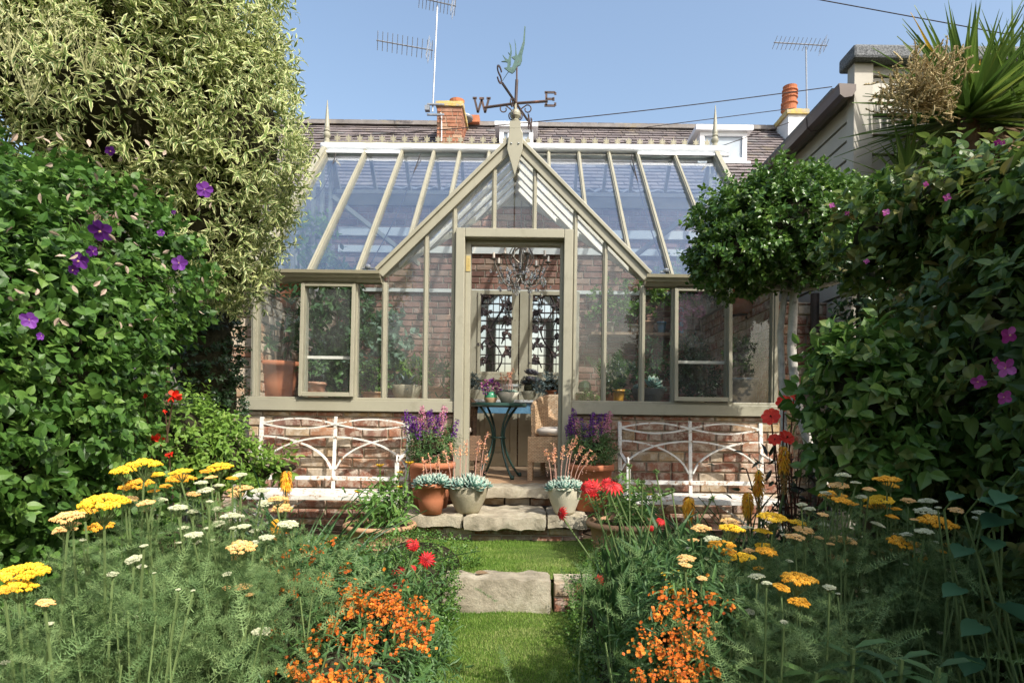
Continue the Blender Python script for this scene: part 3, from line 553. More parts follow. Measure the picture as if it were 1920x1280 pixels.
for k in range(34):
    x = XL + .1 + k * .1285
    if abs(x - XC) < .08: continue
    plate(b, [(p * .8, q * .8) for p, q in FL], .008, I3, (x, YR + .0, ZR + .055)); lathe(b, [(.004, 0), (.003, .03), (0, .035)], (x + .064, YR, ZR + .05), 5)
bx(b, (XL, YR - .006, ZR + .035), (XR_, YR + .006, ZR + .06)); obj("ridge_cresting", b, mGutter, GH)
for a, c in (((788, 290), (688, 505)), ((630, 287), (590, 372)), ((1184, 292), (1250, 512)), ((1346, 292), (1374, 345))):
    b = MB(); d0 = 7.0; d1 = 5.36 if c[1] > 500 else 6.3; p0, p1 = W(*a, d0), W(*c, d1); tt = np.linspace(0, 1, 10)[:, None]; P = p0 * (1 - tt) + p1 * tt; P[:, 2] -= .09 * np.sin(tt[:, 0] * math.pi); tube(b, P, .006, 5); obj("blind_cord", b, mIron, GH)
for px in (690, 1249):
    b = MB(); p = W(px, 503 if px < 900 else 510, 5.33); lathe(b, [(0, 0), (.025, 0), (.028, .015), (.015, .03), (0, .032)], p, 10); bx(b, p + [-.05, -.01, -.004], p + [.05, .02, .004]); obj("cord_cleat", b, mSteel, GH)
# ---------------------------------------------------------------- weather vane
VD = YF - .08; wv = thing("weather_vane", "rusty iron weather vane with a green copper bird on the porch apex", "weather vane", (XC, VD, ZE + HW + .32))
def wp(px, py, dy=0): return W(px, py, VD) * [1, 1, 1] + [0, dy, 0]
b = MB(); tube(b, [wp(967, 222), wp(967, 195), wp(969, 150)], .013, 8); tube(b, [wp(969, 152), wp(969, 118)], .007, 8); obj("spindle", b, mRust, wv)
ct = wp(967, 193)
b = MB(); tube(b, [wp(908, 202), wp(967, 194), wp(1027, 190)], .011, 6); obj("arm", b, mRust, wv)
b = MB(); S0, N0 = ct + np.array([-.10, -.30, .0]), ct + np.array([.10, .30, -.0]); tube(b, [S0, ct, N0], .011, 6); obj("arm", b, mRust, wv)
def letter(strokes, c, M, name, wd=.018):
    b = MB(); c = np.asarray(c)
    for st in strokes:
        for (x0, z0), (x1, z1) in zip(st[:-1], st[1:]):
            p0, p1 = c + M @ np.array([x0, 0, z0]), c + M @ np.array([x1, 0, z1]); bar(b, p0, p1, .008, wd, np.cross(p1 - p0, M[:, 1]))
    return obj(name, b, mRust, wv)
letter([[(-.06, .06), (-.03, -.06), (0, .05), (.03, -.06), (.06, .06)], [(-.075, .06), (-.04, .06)], [(.04, .06), (.075, .06)], [(-.02, .058), (.02, .058)]], wp(903, 198), I3, "letter_w")
letter([[(-.03, -.055), (-.03, .055)], [(-.045, .055), (.045, .055), (.045, .035)], [(-.03, 0), (.03, 0)], [(.03, .014), (.03, -.014)], [(-.045, -.055), (.045, -.055), (.045, -.03)]], wp(1031, 186), I3, "letter_e")
a_ = math.atan2(.30, .10); Mn = np.array([[math.cos(a_), -math.sin(a_), 0], [math.sin(a_), math.cos(a_), 0], [0, 0, 1]])
sc_ = [(.045 * math.cos(t) * (1 if t < 4.7 else 1), .03 + .03 * math.sin(t)) for t in np.linspace(.3, 4.6, 9)] + [(.045 * math.cos(t), -.03 + .03 * math.sin(t)) for t in np.linspace(1.4, -2.8, 9)]
letter([sc_], S0 + np.array([-.02, -.06, .035]), Mn, "letter_s", .014)
letter([[(-.04, -.055), (-.04, .055), (.04, -.055), (.04, .055)], [(-.055, .055), (-.03, .055)], [(-.055, -.055), (-.025, -.055)], [(.025, .055), (.055, .055)]], N0 + np.array([.02, .06, -.0]), Mn, "letter_n")
b = MB()
for (ax, sg) in ((np.array([1, 0, 0.]), 1), (np.array([1, 0, 0.]), -1), (nrm(N0 - ct), 1), (nrm(N0 - ct), -1)):
    t = np.linspace(0, 1, 16); rr = .038 * (1 - .55 * np.maximum(0, (t - .35) / .65)); an = np.where(t < .35, 0, (t - .35) / .65 * 5.2)
    x = np.where(t < .35, .012 + t / .35 * .085, .097 + rr * np.sin(an)); z = np.where(t < .35, -.10 + (t / .35) ** .6 * .085, -.053 + rr * np.cos(an))
    tube(b, ct + ax * (sg * x)[:, None] + np.stack([0 * z, 0 * z, z], 1), .0055, 5)
    x = .014 + .03 * (1 - np.cos(t * 5)) * .7; z = -.10 - .03 * np.sin(t * 5.2) ; tube(b, ct + ax * (sg * x)[:, None] + np.stack([0 * z, 0 * z, z - .012], 1), .005, 5)
obj("scrollwork", b, mRust, wv)
BIRD = [(399, 720), (470, 605), (430, 575), (418, 566), (455, 560), (458, 500), (440, 492), (384, 490), (436, 478), (398, 410), (440, 455), (466, 468), (482, 410), (462, 378), (486, 396), (492, 350), (474, 255), (498, 300), (508, 370), (500, 430), (497, 520), (482, 560), (512, 562), (545, 470), (505, 436), (548, 420), (550, 330), (536, 215), (556, 290), (566, 400), (580, 420), (610, 340), (640, 250), (656, 60), (668, 70), (662, 260), (632, 410), (632, 470), (612, 525), (575, 545), (545, 605), (515, 630), (480, 612), (468, 612)]
cx, cz = wp(969, 128)[[0, 2]]
b = MB(); plate(b, [((x - 575) / 6.4 * VD / F * 1.0, -(y - 555) / 6.4 * VD / F) for x, y in BIRD], .014, I3, wp(880 + 575 / 6.4, 40 + 555 / 6.4)); obj("copper_bird", b, mVerd, wv)
# ---------------------------------------------------------------- the house behind
HD = 15.0; HR = W(900, 238, HD)[2]; YE_, ZE_ = 11.6, 5.35
hs = thing("terraced_house", "house behind with a purple slate roof, white dormers and a brick chimney", "house", (0, HD, 0))
b = MB(); sl_ = math.hypot(HD - YE_, HR - ZE_); uu = np.array([0, HD - YE_, HR - ZE_]) / sl_; nn = np.array([0, -uu[2], uu[1]]); k = 0; r = np.random.default_rng(3)
s = 0.
while s < sl_:
    x = -9.5 - (k % 2) * .16
    while x < 9.6:
        wd = .32 * r.uniform(.96, 1.03); a = np.array([x, YE_, ZE_]) + uu * s; o = r.uniform(0, .012); t = .24 + r.uniform(-.012, .012)
        P = [a + nn * (.022 + o), a + [wd - .012, 0, 0] + nn * (.022 + r.uniform(0, .01)), a + [wd - .012, 0, 0] + uu * t, a + uu * t]
        slab3(b, np.array(P), .012, min(1, max(0, r.normal(.5, .22)))); x += wd
    s += .205; k += 1
bx(b, (-9.6, HD - .15, HR - .03), (9.6, HD + .15, HR + .05), .95)
for k in range(48): bx(b, (-9.6 + k * .4, HD - .13, HR + .03), (-9.6 + k * .4 + .385, HD + .13, HR + .075), r.random())
slab3(b, [(-9.5, YE_, ZE_ - .05), (9.5, YE_, ZE_ - .05), (9.5, HD, HR - .08), (-9.5, HD, HR - .08)], .05, .3)
slab3(b, [(-9.5, HD, HR - .08), (9.5, HD, HR - .08), (9.5, 2 * HD - YE_, ZE_ - .05), (-9.5, 2 * HD - YE_, ZE_ - .05)], .05, .3); obj("slate_roof", b, mSlate, hs)
b = MB(); bx(b, (-9.3, YE_ + .2, 0), (9.3, 2 * HD - YE_ - .2, ZE_ + .1)); obj("wall", b, M_mix("dim_brick", [(.3, (.16, .09, .07)), (.7, (.24, .15, .11))], 9, .9), hs)
for sg in (-1, 1): b = MB(); plate(b, [(YE_ + .2, ZE_), (2 * HD - YE_ - .2, ZE_), (HD, HR - .12)], .1, np.array([[0, 1, 0], [1, 0, 0], [0, 0, 1.]]), (sg * 9.25, 0, 0)); obj("gable_wall", b, mBrick, hs)
def chimney(x0, x1, y0, y1, zb, zt_, par, m=mBrick, seed=1, ch=.08):
    b = MB(); brickwall(b, (x0, y0, zb), (1, 0, 0), x1 - x0, zb, zt_, (0, -1, 0), seed=seed, ch=ch, depth=.02); brickwall(b, (x1, y0, zb), (0, 1, 0), y1 - y0, zb, zt_, (1, 0, 0), seed=seed + 1, ch=ch, depth=.02); brickwall(b, (x0, y1, zb), (0, -1, 0), y1 - y0, zb, zt_, (-1, 0, 0), seed=seed + 2, ch=ch, depth=.02)
    bx(b, (x0 + .008, y0 + .008, zb), (x1 - .008, y1 - .008, zt_), .5, 1); c = obj("chimney", b, [m, mMortar], par)
    b = MB(); rough(b, (x0 - .04, y0 - .04, zt_), (x1 + .04, y1 + .04, zt_ + .11), .006, .08, seed); obj("coping", b, mLich, c); return c
mLich = M_mix("lichen_mortar", [(.35, (.34, .31, .24)), (.5, (.50, .36, .09)), (.7, (.42, .39, .32))], 9, .9, .6, 60, .005)
d = 13.6; p = W(820, 195, d); q = W(866, 195, d); zt_ = W(843, 200, d)[2]; mChB = M_attr("orange_brick", [(0, (.30, .13, .085)), (.4, (.37, .17, .105)), (.8, (.30, .17, .125)), (1, (.44, .29, .20))])
ch1 = chimney(p[0], q[0], d, d + 1.3, 5.8, zt_, hs, mChB, 71)
b = MB(); c = ((p[0] + q[0]) / 2 + .12, d + .35, zt_ + .1); lathe(b, [(.17, 0), (.15, .12), (.16, .14), (.17, .2), (.13, .2), (.12, .0)], c, 16); obj("chimney_pot", b, mTerra, ch1)
b = MB(); c = (q[0] - .05, d + .95, zt_ + .08); lathe(b, [(.1, 0), (.1, .1), (.2, .1), (.21, .13), (.2, .16), (.0, .19)], c, 16); obj("cowl", b, mSteel, ch1)
b = MB(); tube(b, [W(828, 265, d - .05), W(828, 215, d - .05), W(826, 212, d - .05)], .012, 6); obj("cable", b, mWhiteP, ch1)
d = 14.2; p = W(1478, 225, d); q = W(1512, 225, d); zt_ = W(1495, 215, d)[2]; mRender = M_mix("pale_render", [(.3, (.6, .6, .58)), (.7, (.72, .72, .7))], 5, .8)
b = MB(); bx(b, (p[0], d, 6.6), (q[0], d + 1.2, zt_)); ch2 = obj("chimney", b, mRender, hs); b = MB(); rough(b, (p[0] - .05, d - .05, zt_), (q[0] + .05, d + 1.25, zt_ + .12), .006, .08, 4); obj("coping", b, mLich, ch2)
for k, (px, dy) in enumerate(((1491, .3), (1509, .9))):
    c = W(px, 204, d) + [0, dy, 0]; b = MB(); prof = [(.15, 0)]
    for z in (.1, .28, .42, .5, .58): prof += [(.15 - .0 * z, z), (.175, z + .015), (.175, z + .04), (.145, z + .055)]
    prof += [(.15, .66), (.16, .7), (.12, .7), (.11, .0)]; lathe(b, prof, c - [0, 0, .05], 18); obj("chimney_pot", b, mTerra, ch2)
b = MB(); p0 = W(872, 238, 14.6); bx(b, (p0[0] - .05, 14.7, HR - .02), (p0[0] + .32, 15.2, HR + .14)); obj("ridge_tile", b, mTerra, hs)
def dormer(x0, x1, y, z0, z1, par):
    b = MB(); fw = .09; y1 = y + 1.6
    bx(b, (x0, y, z0), (x0 + fw, y + .1, z1)); bx(b, (x1 - fw, y, z0), (x1, y + .1, z1)); bx(b, (x0 + fw, y, z0), (x1 - fw, y + .1, z0 + fw)); bx(b, (x0 + fw, y, z1 - fw), (x1 - fw, y + .1, z1))
    bx(b, (x0, y + .1, z0), (x0 + .05, y1, z1)); bx(b, (x1 - .05, y + .1, z0), (x1, y1, z1)); bx(b, (x0 - .1, y - .08, z1), (x1 + .1, y1 + .3, z1 + .1)); xm = x0 + (x1 - x0) * .3
    bx(b, (xm - .04, y + .01, z0 + fw), (xm + .04, y + .09, z1 - fw)); bx(b, (x0 - .06, y - .06, z0 - .05), (x1 + .06, y + .1, z0)); dd = obj("dormer", b, mWhiteP, par)
    b = MB(); bx(b, (x0 + fw, y + .05, z0 + fw), (x1 - fw, y + .06, z1 - fw)); obj("pane", b, M_mix("dormer_glass", [(.3, (.30, .36, .42)), (.7, (.42, .48, .54))], 3, .1, spec=.8), dd)
d = 13.4; p, q = W(936, 286, d), W(1000, 240, d); dormer(p[0], q[0], d, p[2], q[2], hs)
d = 12.9; p, q = W(1312, 303, d), W(1401, 247, d); dormer(p[0], q[0], d, p[2], q[2], hs)
d = 14.2; p, q = W(676, 268, d), W(731, 259, d); b = MB(); bx(b, (p[0], d, p[2] - .2), (q[0], d + .6, q[2])); obj("roof_light", b, mWhiteP, hs)
# corrugated lean-to below the slates
b = MB(); n = 120; xs = np.linspace(-7, 7, n); y0, y1 = 10.6, 11.9; z0 = W(900, 352, 10.6)[2]
v = []; 
for x in xs: z = .035 * math.sin(x * 2 * math.pi / .24); v += [(x, y0, z0 + z), (x, y1, z0 + .45 + z), (x, y0, z0 + z - .02), (x, y1, z0 + .43 + z)]
f = []
for i in range(n - 1): a, c = 4 * i, 4 * i + 4; f += [(a, c, c + 1, a + 1), (a + 2, a + 3, c + 3, c + 2), (a, a + 2, c + 2, c), (a + 1, c + 1, c + 3, a + 3)]
b.add(v, np.array(f)); bx(b, (-6.9, y0 + .1, 0), (6.9, y1 - .1, z0 - .05), .5, 1)
tag(obj("lean_to", b, [M_mix("corrugated_sheet", [(.3, (.14, .15, .17)), (.7, (.22, .23, .25))], 6, .6), M_mix("lean_to_wall", [(.3, (.08, .08, .09)), (.7, (.13, .125, .12))], 6, .9)], org=(0, 11, 0), smooth=False), "low lean-to with a wavy corrugated roof edge seen through the greenhouse glass", "lean-to")
# ---------------------------------------------------------------- clapboard outbuilding to the right
XO, YO, YO2 = 2.6, 5.0, 8.6; zo = W(1600, 122, YO)[2]
ob = thing("clapboard_building", "beige clapboard outbuilding with a flat felt roof and brown gutter beside the greenhouse", "building", (XO, YO, 0))
b = MB(); k = 0; z = .1
while z < zo - .02:
    h = min(.155, zo - z); M = np.array([[1, 0, 0], [0, math.cos(.13), math.sin(.13)], [0, -math.sin(.13), math.cos(.13)]])
    plate(b, [(0, 0), (3.6, 0), (3.6, h - .012), (0, h - .012)], .022, M, (XO + .09, YO - .008, z)); z += .155
obj("front_boards", b, mClap, ob)
b = MB(); z = .1; zs = W(1590, 160, YO)[2]
while z < zs:
    h = min(.155, zs - z); bx(b, (XO - .02 - .012, YO + .02, z), (XO + .01, YO2, z + h - .024)); z += .155
obj("side_boards", b, mClap, ob)
b = MB(); bx(b, (XO + .02, YO + .03, 0), (XO + 3.6, YO + .11, zo - .03)); bx(b, (XO + .02, YO + .11, 0), (XO + 3.6, YO2, W(1588, 175, YO)[2] + .05)); obj("wall_core", b, mClap, ob)
b = MB(); bx(b, (XO - .05, YO - .05, .1), (XO + .10, YO + .06, zo - .01)); obj("corner_board", b, mClap, ob, bevel=.004)
b = MB(); bx(b, (XO - .09, YO - .12, zo - .01), (XO + 3.7, YO + .13, zo + .10)); obj("felt_roof", b, mFelt, ob, bevel=.02)
b = MB(); zg_ = W(1588, 175, YO)[2]; prof = [(-.115 * math.cos(t) * .5, -.065 * math.sin(t)) for t in np.linspace(0, math.pi, 9)] + [(.06, .03), (-.06, .03)]
plate(b, [(.06, .02), (.06, -.03), (.03, -.075), (-.03, -.085), (-.065, -.06), (-.07, .0), (-.075, .025)], YO2 - YO + .1, I3, (XO - .12, (YO + YO2) / 2 - .05, zg_)); gt = obj("gutter", b, mBrown, ob)
for y in (5.5, 6.3, 7.3): b = MB(); plate(b, [(.062, .024), (.062, -.034), (.032, -.08), (-.032, -.09), (-.07, -.062), (-.076, .0), (-.08, .03)], .06, I3, (XO - .12, y, zg_)); obj("gutter_bracket", b, mBrown, gt)
b = MB(); bx(b, (XO - .06, YO + .05, zg_ + .0), (XO - .0, YO2, zg_ + .07)); obj("fascia", b, mBrown, ob)
b = MB(); slab3(b, [(XO - .17, YO + .07, zg_ + .075), (XO + 1.6, YO + .07, zg_ + .16), (XO + 1.6, YO2, zg_ + .16), (XO - .17, YO2, zg_ + .075)], .035); obj("roof_edge", b, mFelt, ob)
b = MB(); x = W(1522, 640, 5.35)[0]; tube(b, [(x, 5.3, .1), (x, 5.3, 2.15)], .035, 10)
for z in (.6, 1.2, 1.8): lathe(b, [(.042, 0), (.042, .05)], (x, 5.3, z), 10)
tag(obj("downpipe", b, mIron, org=(x, 5.3, .1)), "dark downpipe running down the brick wall behind the pale tree trunks", "downpipe")
# vertical-board fence left, behind the greenhouse end
b = MB()
for k in range(30): bx(b, (-3.3 + rng.uniform(0, .006), 5.3 + k * .13, 0), (-3.27, 5.3 + k * .13 + .1, 3.6), rng.random())
bx(b, (-3.34, 5.3, .6), (-3.3, 9.2, .7)); bx(b, (-3.34, 5.3, 3.1), (-3.3, 9.2, 3.2))
tag(obj("board_fence", b, M_mix("grey_fence_board", [(.3, (.22, .21, .18)), (.7, (.34, .33, .28))], 4, .9), org=(-3.3, 6.5, 0)), "tall grey vertical board fence seen through the greenhouse end glass", "fence")
# ---------------------------------------------------------------- aerials and wires
def aerial(name, label, mast, d, yagis):
    b0 = W(*mast[0], d); a = thing(name, label, "aerial", b0); b = MB(); tube(b, [b0, W(*mast[1], d)], .018, 6); obj("mast", b, mAlu, a)
    for (x0, y0, x1, y1, n, el) in yagis:
        p0, p1 = W(x0, y0, d - .05), W(x1, y1, d - .05); b = MB(); tube(b, [p0, p1], .014, 5)
        for t in np.linspace(.02, .98, n): c = p0 + (p1 - p0) * t; v = np.array([.06, -.22, .25]) * el; tube(b, [c - v, c + v], .007, 4)
        e = p1 + (p0 - p1) * .08; v = np.array([.05, 0, .3]) * el
        for o in (-.14, -.07, .07, .14): tube(b, [e + v * 1.3 + [0, o, 0], e - v * 1.3 + [0, o, 0]], .006, 4)
        obj("boom", b, mAlu, a)
    return a
aerial("television_aerial", "tall mast with two television aerials fixed beside the orange brick chimney", ((811, 210), (820, 10)), 13.5, [(785, -4, 855, 12, 11, .55), (706, 76, 812, 95, 12, .55)])
aerial("television_aerial", "single comb-like television aerial above the ringed chimney pots by the outbuilding", ((1513, 212), (1511, 88)), 14.3, [(1451, 80, 1551, 86, 13, .4)])
b = MB(); c = W(811, 205, 13.45); bx(b, c - [.12, 0, .12], c + [.25, .05, -.09]); bx(b, c - [.12, 0, -.1], c + [.25, .05, .13]); bx(b, c - [.16, .06, .04], c + [-.06, .06, .06]); tag(obj("mast_bracket", b, mSteel, org=c), "steel bracket clamping the tall aerial mast to the brick chimney", "bracket")
def wire(label, pts, r=.009, sag=.0):
    b = MB(); P = np.array([W(*p) for p in pts]); tt = np.linspace(0, 1, 24)[:, None]; Q = P[0] * (1 - tt) + P[-1] * tt; Q[:, 2] -= sag * np.sin(tt[:, 0] * math.pi); tube(b, Q, r, 5); tag(obj("overhead_wire", b, mIron, org=P[0]), label, "wire", "overhead wires")
wire("thin wire sloping from the upper sky down behind the spiky palm crown", [(1515, -4, 12), (1990, 83, 12)], .010)
wire("long thin wire crossing the sky behind the weather vane", [(560, 262, 13), (1560, 163, 13)], .010, .12)
wire("thin wire running over the slate roof to the ringed chimney pots", [(1180, 243, 13), (1490, 203, 13)], .008)
wire("lowest thin wire crossing in front of the open white dormer", [(1330, 282, 12.5), (1480, 230, 12.5)], .008)
# ---------------------------------------------------------------- benches
def bench(label, xa, xb, yb, zg0):
    xc = (xa + xb) / 2; W2 = (xb - xa) / 2; t = thing("garden_bench", label, "bench", (xc, yb - .2, zg0), "white wrought iron benches")
    def P(x, z, y=0): return np.array([xc + x * W2, yb - y + .10 * max(0, (z - .55)) , z])
    r = .0125; ZT, ZR2, ZS = 1.03, .56, .47
    def flat(b, pts, w_=.030, th=.013):
        pts = np.array(pts)
        for p0, p1 in zip(pts[:-1], pts[1:]): dd = (p1 - p0); e = nrm(dd) * .003; bar(b, p0 - e, p1 + e, th, w_, np.cross(dd, [0, 1, 0]) if False else (0, 1, 0))
    for sx in (-1, 1):
        b = MB(); bar(b, P(sx, zg0), P(sx, .55), .03, .03, (0, 1, 0)); bar(b, P(sx, .545), P(sx, ZT + .02), .03, .03, (0, 1, 0)); obj("rear_leg", b, mWhite, t, bevel=.003)
        b = MB(); bar(b, P(sx, zg0, .43), P(sx, .72, .43), .03, .022, (0, 1, 0)); obj("front_leg", b, mWhite, t, bevel=.003)
        b = MB(); an = np.linspace(0, math.pi * .95, 9); arm = [P(sx, .72, .43)] + [P(sx, .735 + .035 * math.sin(a), .405 + .025 * math.cos(a)) for a in an]
        flat(b, arm, .03, .01); bar(b, P(sx, .735, .385), P(sx, .80, .0), .026, .012); obj("armrest", b, mWhite, t)
        b = MB(); bar(b, P(sx * .985, ZS - .02, .43), P(sx * .985, ZS - .02, 0), .02, .03); bar(b, P(sx * .98, zg0 + .12, .43), P(sx * .98, zg0 + .12, 0), .018, .018); obj("side_rail", b, mWhite, t)
    b = MB(); bar(b, P(0, ZS), P(0, ZT + .03), .028, .016, (0, 1, 0)); obj("centre_post", b, mWhite, t, bevel=.003)
    b = MB()
    for s in (-1, 1):
        for u in (-1, 1): x = np.linspace(0, 1, 17); flat(b, [P(s * q, ZT - .03 + u * s * .0 + u * .042 * math.sin(math.pi * q)) for q in x])
    obj("top_scroll", b, mWhite, t); b = MB()
    x = np.linspace(-1, 1, 33); flat(b, [P(q, ZR2 + .02 + .315 * math.sqrt(max(0, 1 - (q * .985) ** 2))) for q in x])
    for s in (-1, 1): x = np.linspace(0, .97, 17); flat(b, [P(s * (1 - q), ZR2 + .02 + .315 * math.sqrt(1 - (q / .985) ** 2)) for q in x])
    obj("crossing_arches", b, mWhite, t)
    b = MB(); bar(b, P(-1, ZR2), P(1, ZR2), .018, .034); obj("back_rail", b, mWhite, t, bevel=.003)
    b = MB()
    for k in range(5): y = .02 + k * .1; bar(b, P(-1, ZS, y), P(1, ZS, y), .072, .012)
    bar(b, P(-1, ZS - .012, .455), P(1, ZS - .012, .455), .014, .036); obj("seat", b, mWhite, t, bevel=.003)
    for s in (-1, 1): b = MB(); x = np.linspace(0, 1, 14); flat(b, [P(s * (.12 + .86 * q), ZS - .03 - .30 * q ** 1.3, .06) for q in x], .02); obj("under_brace", b, mWhite, t)
    return t
p, q = W(489, 790, 5.12), W(766, 783, 5.12); bench("chipped white iron bench with crossing arches left of the doorway", p[0], q[0], 5.1, .15)
p, q = W(1163, 790, 5.12), W(1428, 790, 5.12); bench("bluish white iron bench with crossing arches in the shade of the clipped tree", p[0], q[0], 5.1, .15)
# ---------------------------------------------------------------- pots and plants
def pot_prof(r, h, rim=.13, tap=.7, lip=1.06, foot=0):
    return [(0, 0), (r * tap, 0), (r * (tap + (1 - tap) * .5), h * .45), (r * .97, h * (1 - rim)), (r * lip, h * (1 - rim)), (r * lip * 1.012, h * (1 - rim * .5)), (r * lip, h), (r * .93, h), (r * .9, h * .9), (0, h * .88)]
def bowl_prof(r, h): return [(0, 0), (r * .52, 0), (r * .6, h * .1), (r * .86, h * .55), (r, h * .97), (r * .98, h), (r * .9, h), (r * .86, h * .9), (0, h * .88)]
def pot(name, label, cat, base, r, h, m, prof=None, n=28, group=None, jit=.0):
    t = thing(name, label, cat, base, group); b = MB(); lathe(b, prof or pot_prof(r, h), base, n, jit=jit); obj("pot", b, m, t, smooth=True)
    b = MB(); lathe(b, [(0, 0), (r * .9, 0)], np.array(base) + [0, 0, h * .9], n); obj("soil", b, mSoil, t); return t
def rosettes(par, spots, m=None, name="rosette"):
    for (x, y, z, R0, tl) in spots:
        b = MB(); n = 34; i = np.arange(n); a = i * 2.39996; e = 1.45 - 1.45 * (i / n) ** .8; e = np.clip(e, .12, 1.5)
        D = np.stack([np.cos(a) * np.cos(e), np.sin(a) * np.cos(e), np.sin(e)], 1); L = R0 * (.38 + .66 * (i / n) ** .7); N = np.stack([-np.cos(a) * np.sin(e), -np.sin(a) * np.sin(e), np.cos(e)], 1)
        Mx = Matrix.Rotation(tl[0], 3, 'X') @ Matrix.Rotation(tl[1], 3, 'Y'); M3 = np.array(Mx); leaves(b, np.array([[x, y, z]]) + .03 * L[:, None] * D, D @ M3.T, N @ M3.T, L, L * .52, TSPOON); obj(name, b, m or mSucc, par, smooth=True)
def bellstalk(par, p0, h, lean, n=9, name="flower_stalk"):
    b = MB(); tt = np.linspace(0, 1, 9)[:, None]; P = np.asarray(p0) + np.array([lean[0], lean[1], 0]) * tt ** 2 + np.array([0, 0, h]) * (tt - .06 * tt ** 3)
    tube(b, P, .0032, 5, rng.random(), 0); k = n * 4; u = rng.uniform(.68, 1.02, k); Q = np.stack([np.interp(u, tt[:, 0], P[:, j]) for j in range(3)], 1) + rng.normal(0, .008, (k, 3))
    d = rdir(k) * [1, 1, .5] + [0, 0, -.5]; leaves(b, Q, d, rdir(k), rng.uniform(.012, .02, k), .009, T5, None, 1); leaves(b, Q, rdir(k), rdir(k), .012, .008, T5, None, 1)
    leaves(b, Q[:8] - [0, 0, .12], rdir(8) + [0, 0, .6], rdir(8), .012, .005, T5, None, 0); return obj(name, b, [mPinkSt, mCor], par)
mPinkSt = M_mix("pink_stalk", [(.3, (.42, .22, .17)), (.7, (.55, .33, .26))], 9, .6)
def bushy(par, ells, n, k, stem, L, Wd, m, t=T5, name="foliage", core_s=.6, **kw):
    b = MB(); P, N = blob_pts(ells, n, .45, 1.05, .12, 9, int(rng.integers(99))); sprigs(b, P, N, k, stem, L, Wd, t, **kw)
    if core_s: core(b, ells, core_s, rnd=.2)
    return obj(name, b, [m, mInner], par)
def spikes(par, spots, m, name="flower_spike", fl=.011, dens=60):
    for (p, h, lean) in spots:
        b = MB(); p = np.asarray(p); ax = np.array([lean[0], lean[1], 1.]); tube(b, [p, p + ax * h], [.003, .002], 4, .5, 1); n = int(dens * h / .2); u = rng.uniform(.35, 1, n); a = rng.uniform(0, 6.3, n); rr = .016 * (1.15 - u) ** .5 + .003
        Q = p + ax * (u * h)[:, None] + np.stack([np.cos(a) * rr, np.sin(a) * rr, 0 * a], 1); D = np.stack([np.cos(a), np.sin(a), .1 + 0 * a], 1)
        leaves(b, Q, D, rdir(n), fl, fl * 1.1, T5, None, 0); leaves(b, Q, rdir(n), D, fl, fl, T5, None, 0); obj(name, b, [m, mStemG], par)
# pots on the slab
base = W(808, 967, 4.64); base[2] = .353
t = pot("terracotta_pot", "small plain terracotta pot of succulents at the front left of the slab", "plant pot", base, .112, .225, mTerra)
rosettes(t, [(base[0] + x, base[1] + y, .353 + .225 + z, s, (tx, ty)) for x, y, z, s, tx, ty in ((-.07, -.05, .0, .075, .5, -.5), (.0, -.07, .0, .085, .55, 0), (.075, -.04, .005, .085, .5, .5), (.02, .04, .02, .08, 0, 0), (-.05, .04, .015, .07, -.1, -.2))])
for k in range(5): bellstalk(t, base + [-.06 + .03 * k, .0, .22], .17 + .03 * (k % 3), (rng.uniform(-.05, .08), -.02), 5)
base = W(877, 962, 4.70); base[2] = .353
t = pot("concrete_bowl", "mossy concrete bowl pot packed with blue green succulents left of the steps", "plant pot", base, .155, .205, mConc, bowl_prof(.155, .205))
rosettes(t, [(base[0] + x, base[1] + y, .353 + .2 + z, s, (tx, ty)) for x, y, z, s, tx, ty in ((-.12, -.04, .0, .08, .4, -.5), (-.04, -.09, .0, .09, .5, -.1), (.06, -.08, .0, .11, .45, .3), (.12, .0, .0, .08, .1, .5), (0, .04, .03, .10, 0, 0), (-.09, .05, .01, .08, 0, -.2), (.08, .08, .02, .08, -.2, .2))])
for k, (dx, h, lx) in enumerate(((-.10, .34, -.03), (-.06, .30, .0), (-.02, .36, .01), (.05, .36, .03), (.09, .42, .05), (-.13, .28, -.05), (.1, .25, .04))): bellstalk(t, base + [dx, .0, .2], h, (lx, -.03), 7)
base = W(1058, 962, 4.72); base[2] = .353
t = pot("concrete_bowl", "pale clean concrete bowl pot of succulents right of the steps", "plant pot", base, .132, .20, M_mix("pale_concrete", [(.3, (.40, .37, .27)), (.7, (.52, .48, .37))], 8, .9, .4, 70, .003), bowl_prof(.132, .20))
rosettes(t, [(base[0] + x, base[1] + y, .353 + .195 + z, s, (tx, ty)) for x, y, z, s, tx, ty in ((-.09, -.05, .0, .075, .4, -.4), (-.0, -.08, .0, .085, .5, 0), (.08, -.05, .0, .08, .45, .4), (.0, .04, .03, .09, 0, 0), (-.07, .05, .01, .07, 0, -.2), (.08, .05, .015, .07, -.1, .2))])
for k, (dx, h, lx) in enumerate(((-.10, .30, -.05), (-.06, .28, -.04), (-.03, .33, .02), (.0, .36, .05), (.04, .33, .09), (.07, .30, .12), (.02, .40, .06), (-.07, .35, -.02), (.09, .26, .14))): bellstalk(t, base + [dx, .0, .2], h, (lx, -.03), 8)
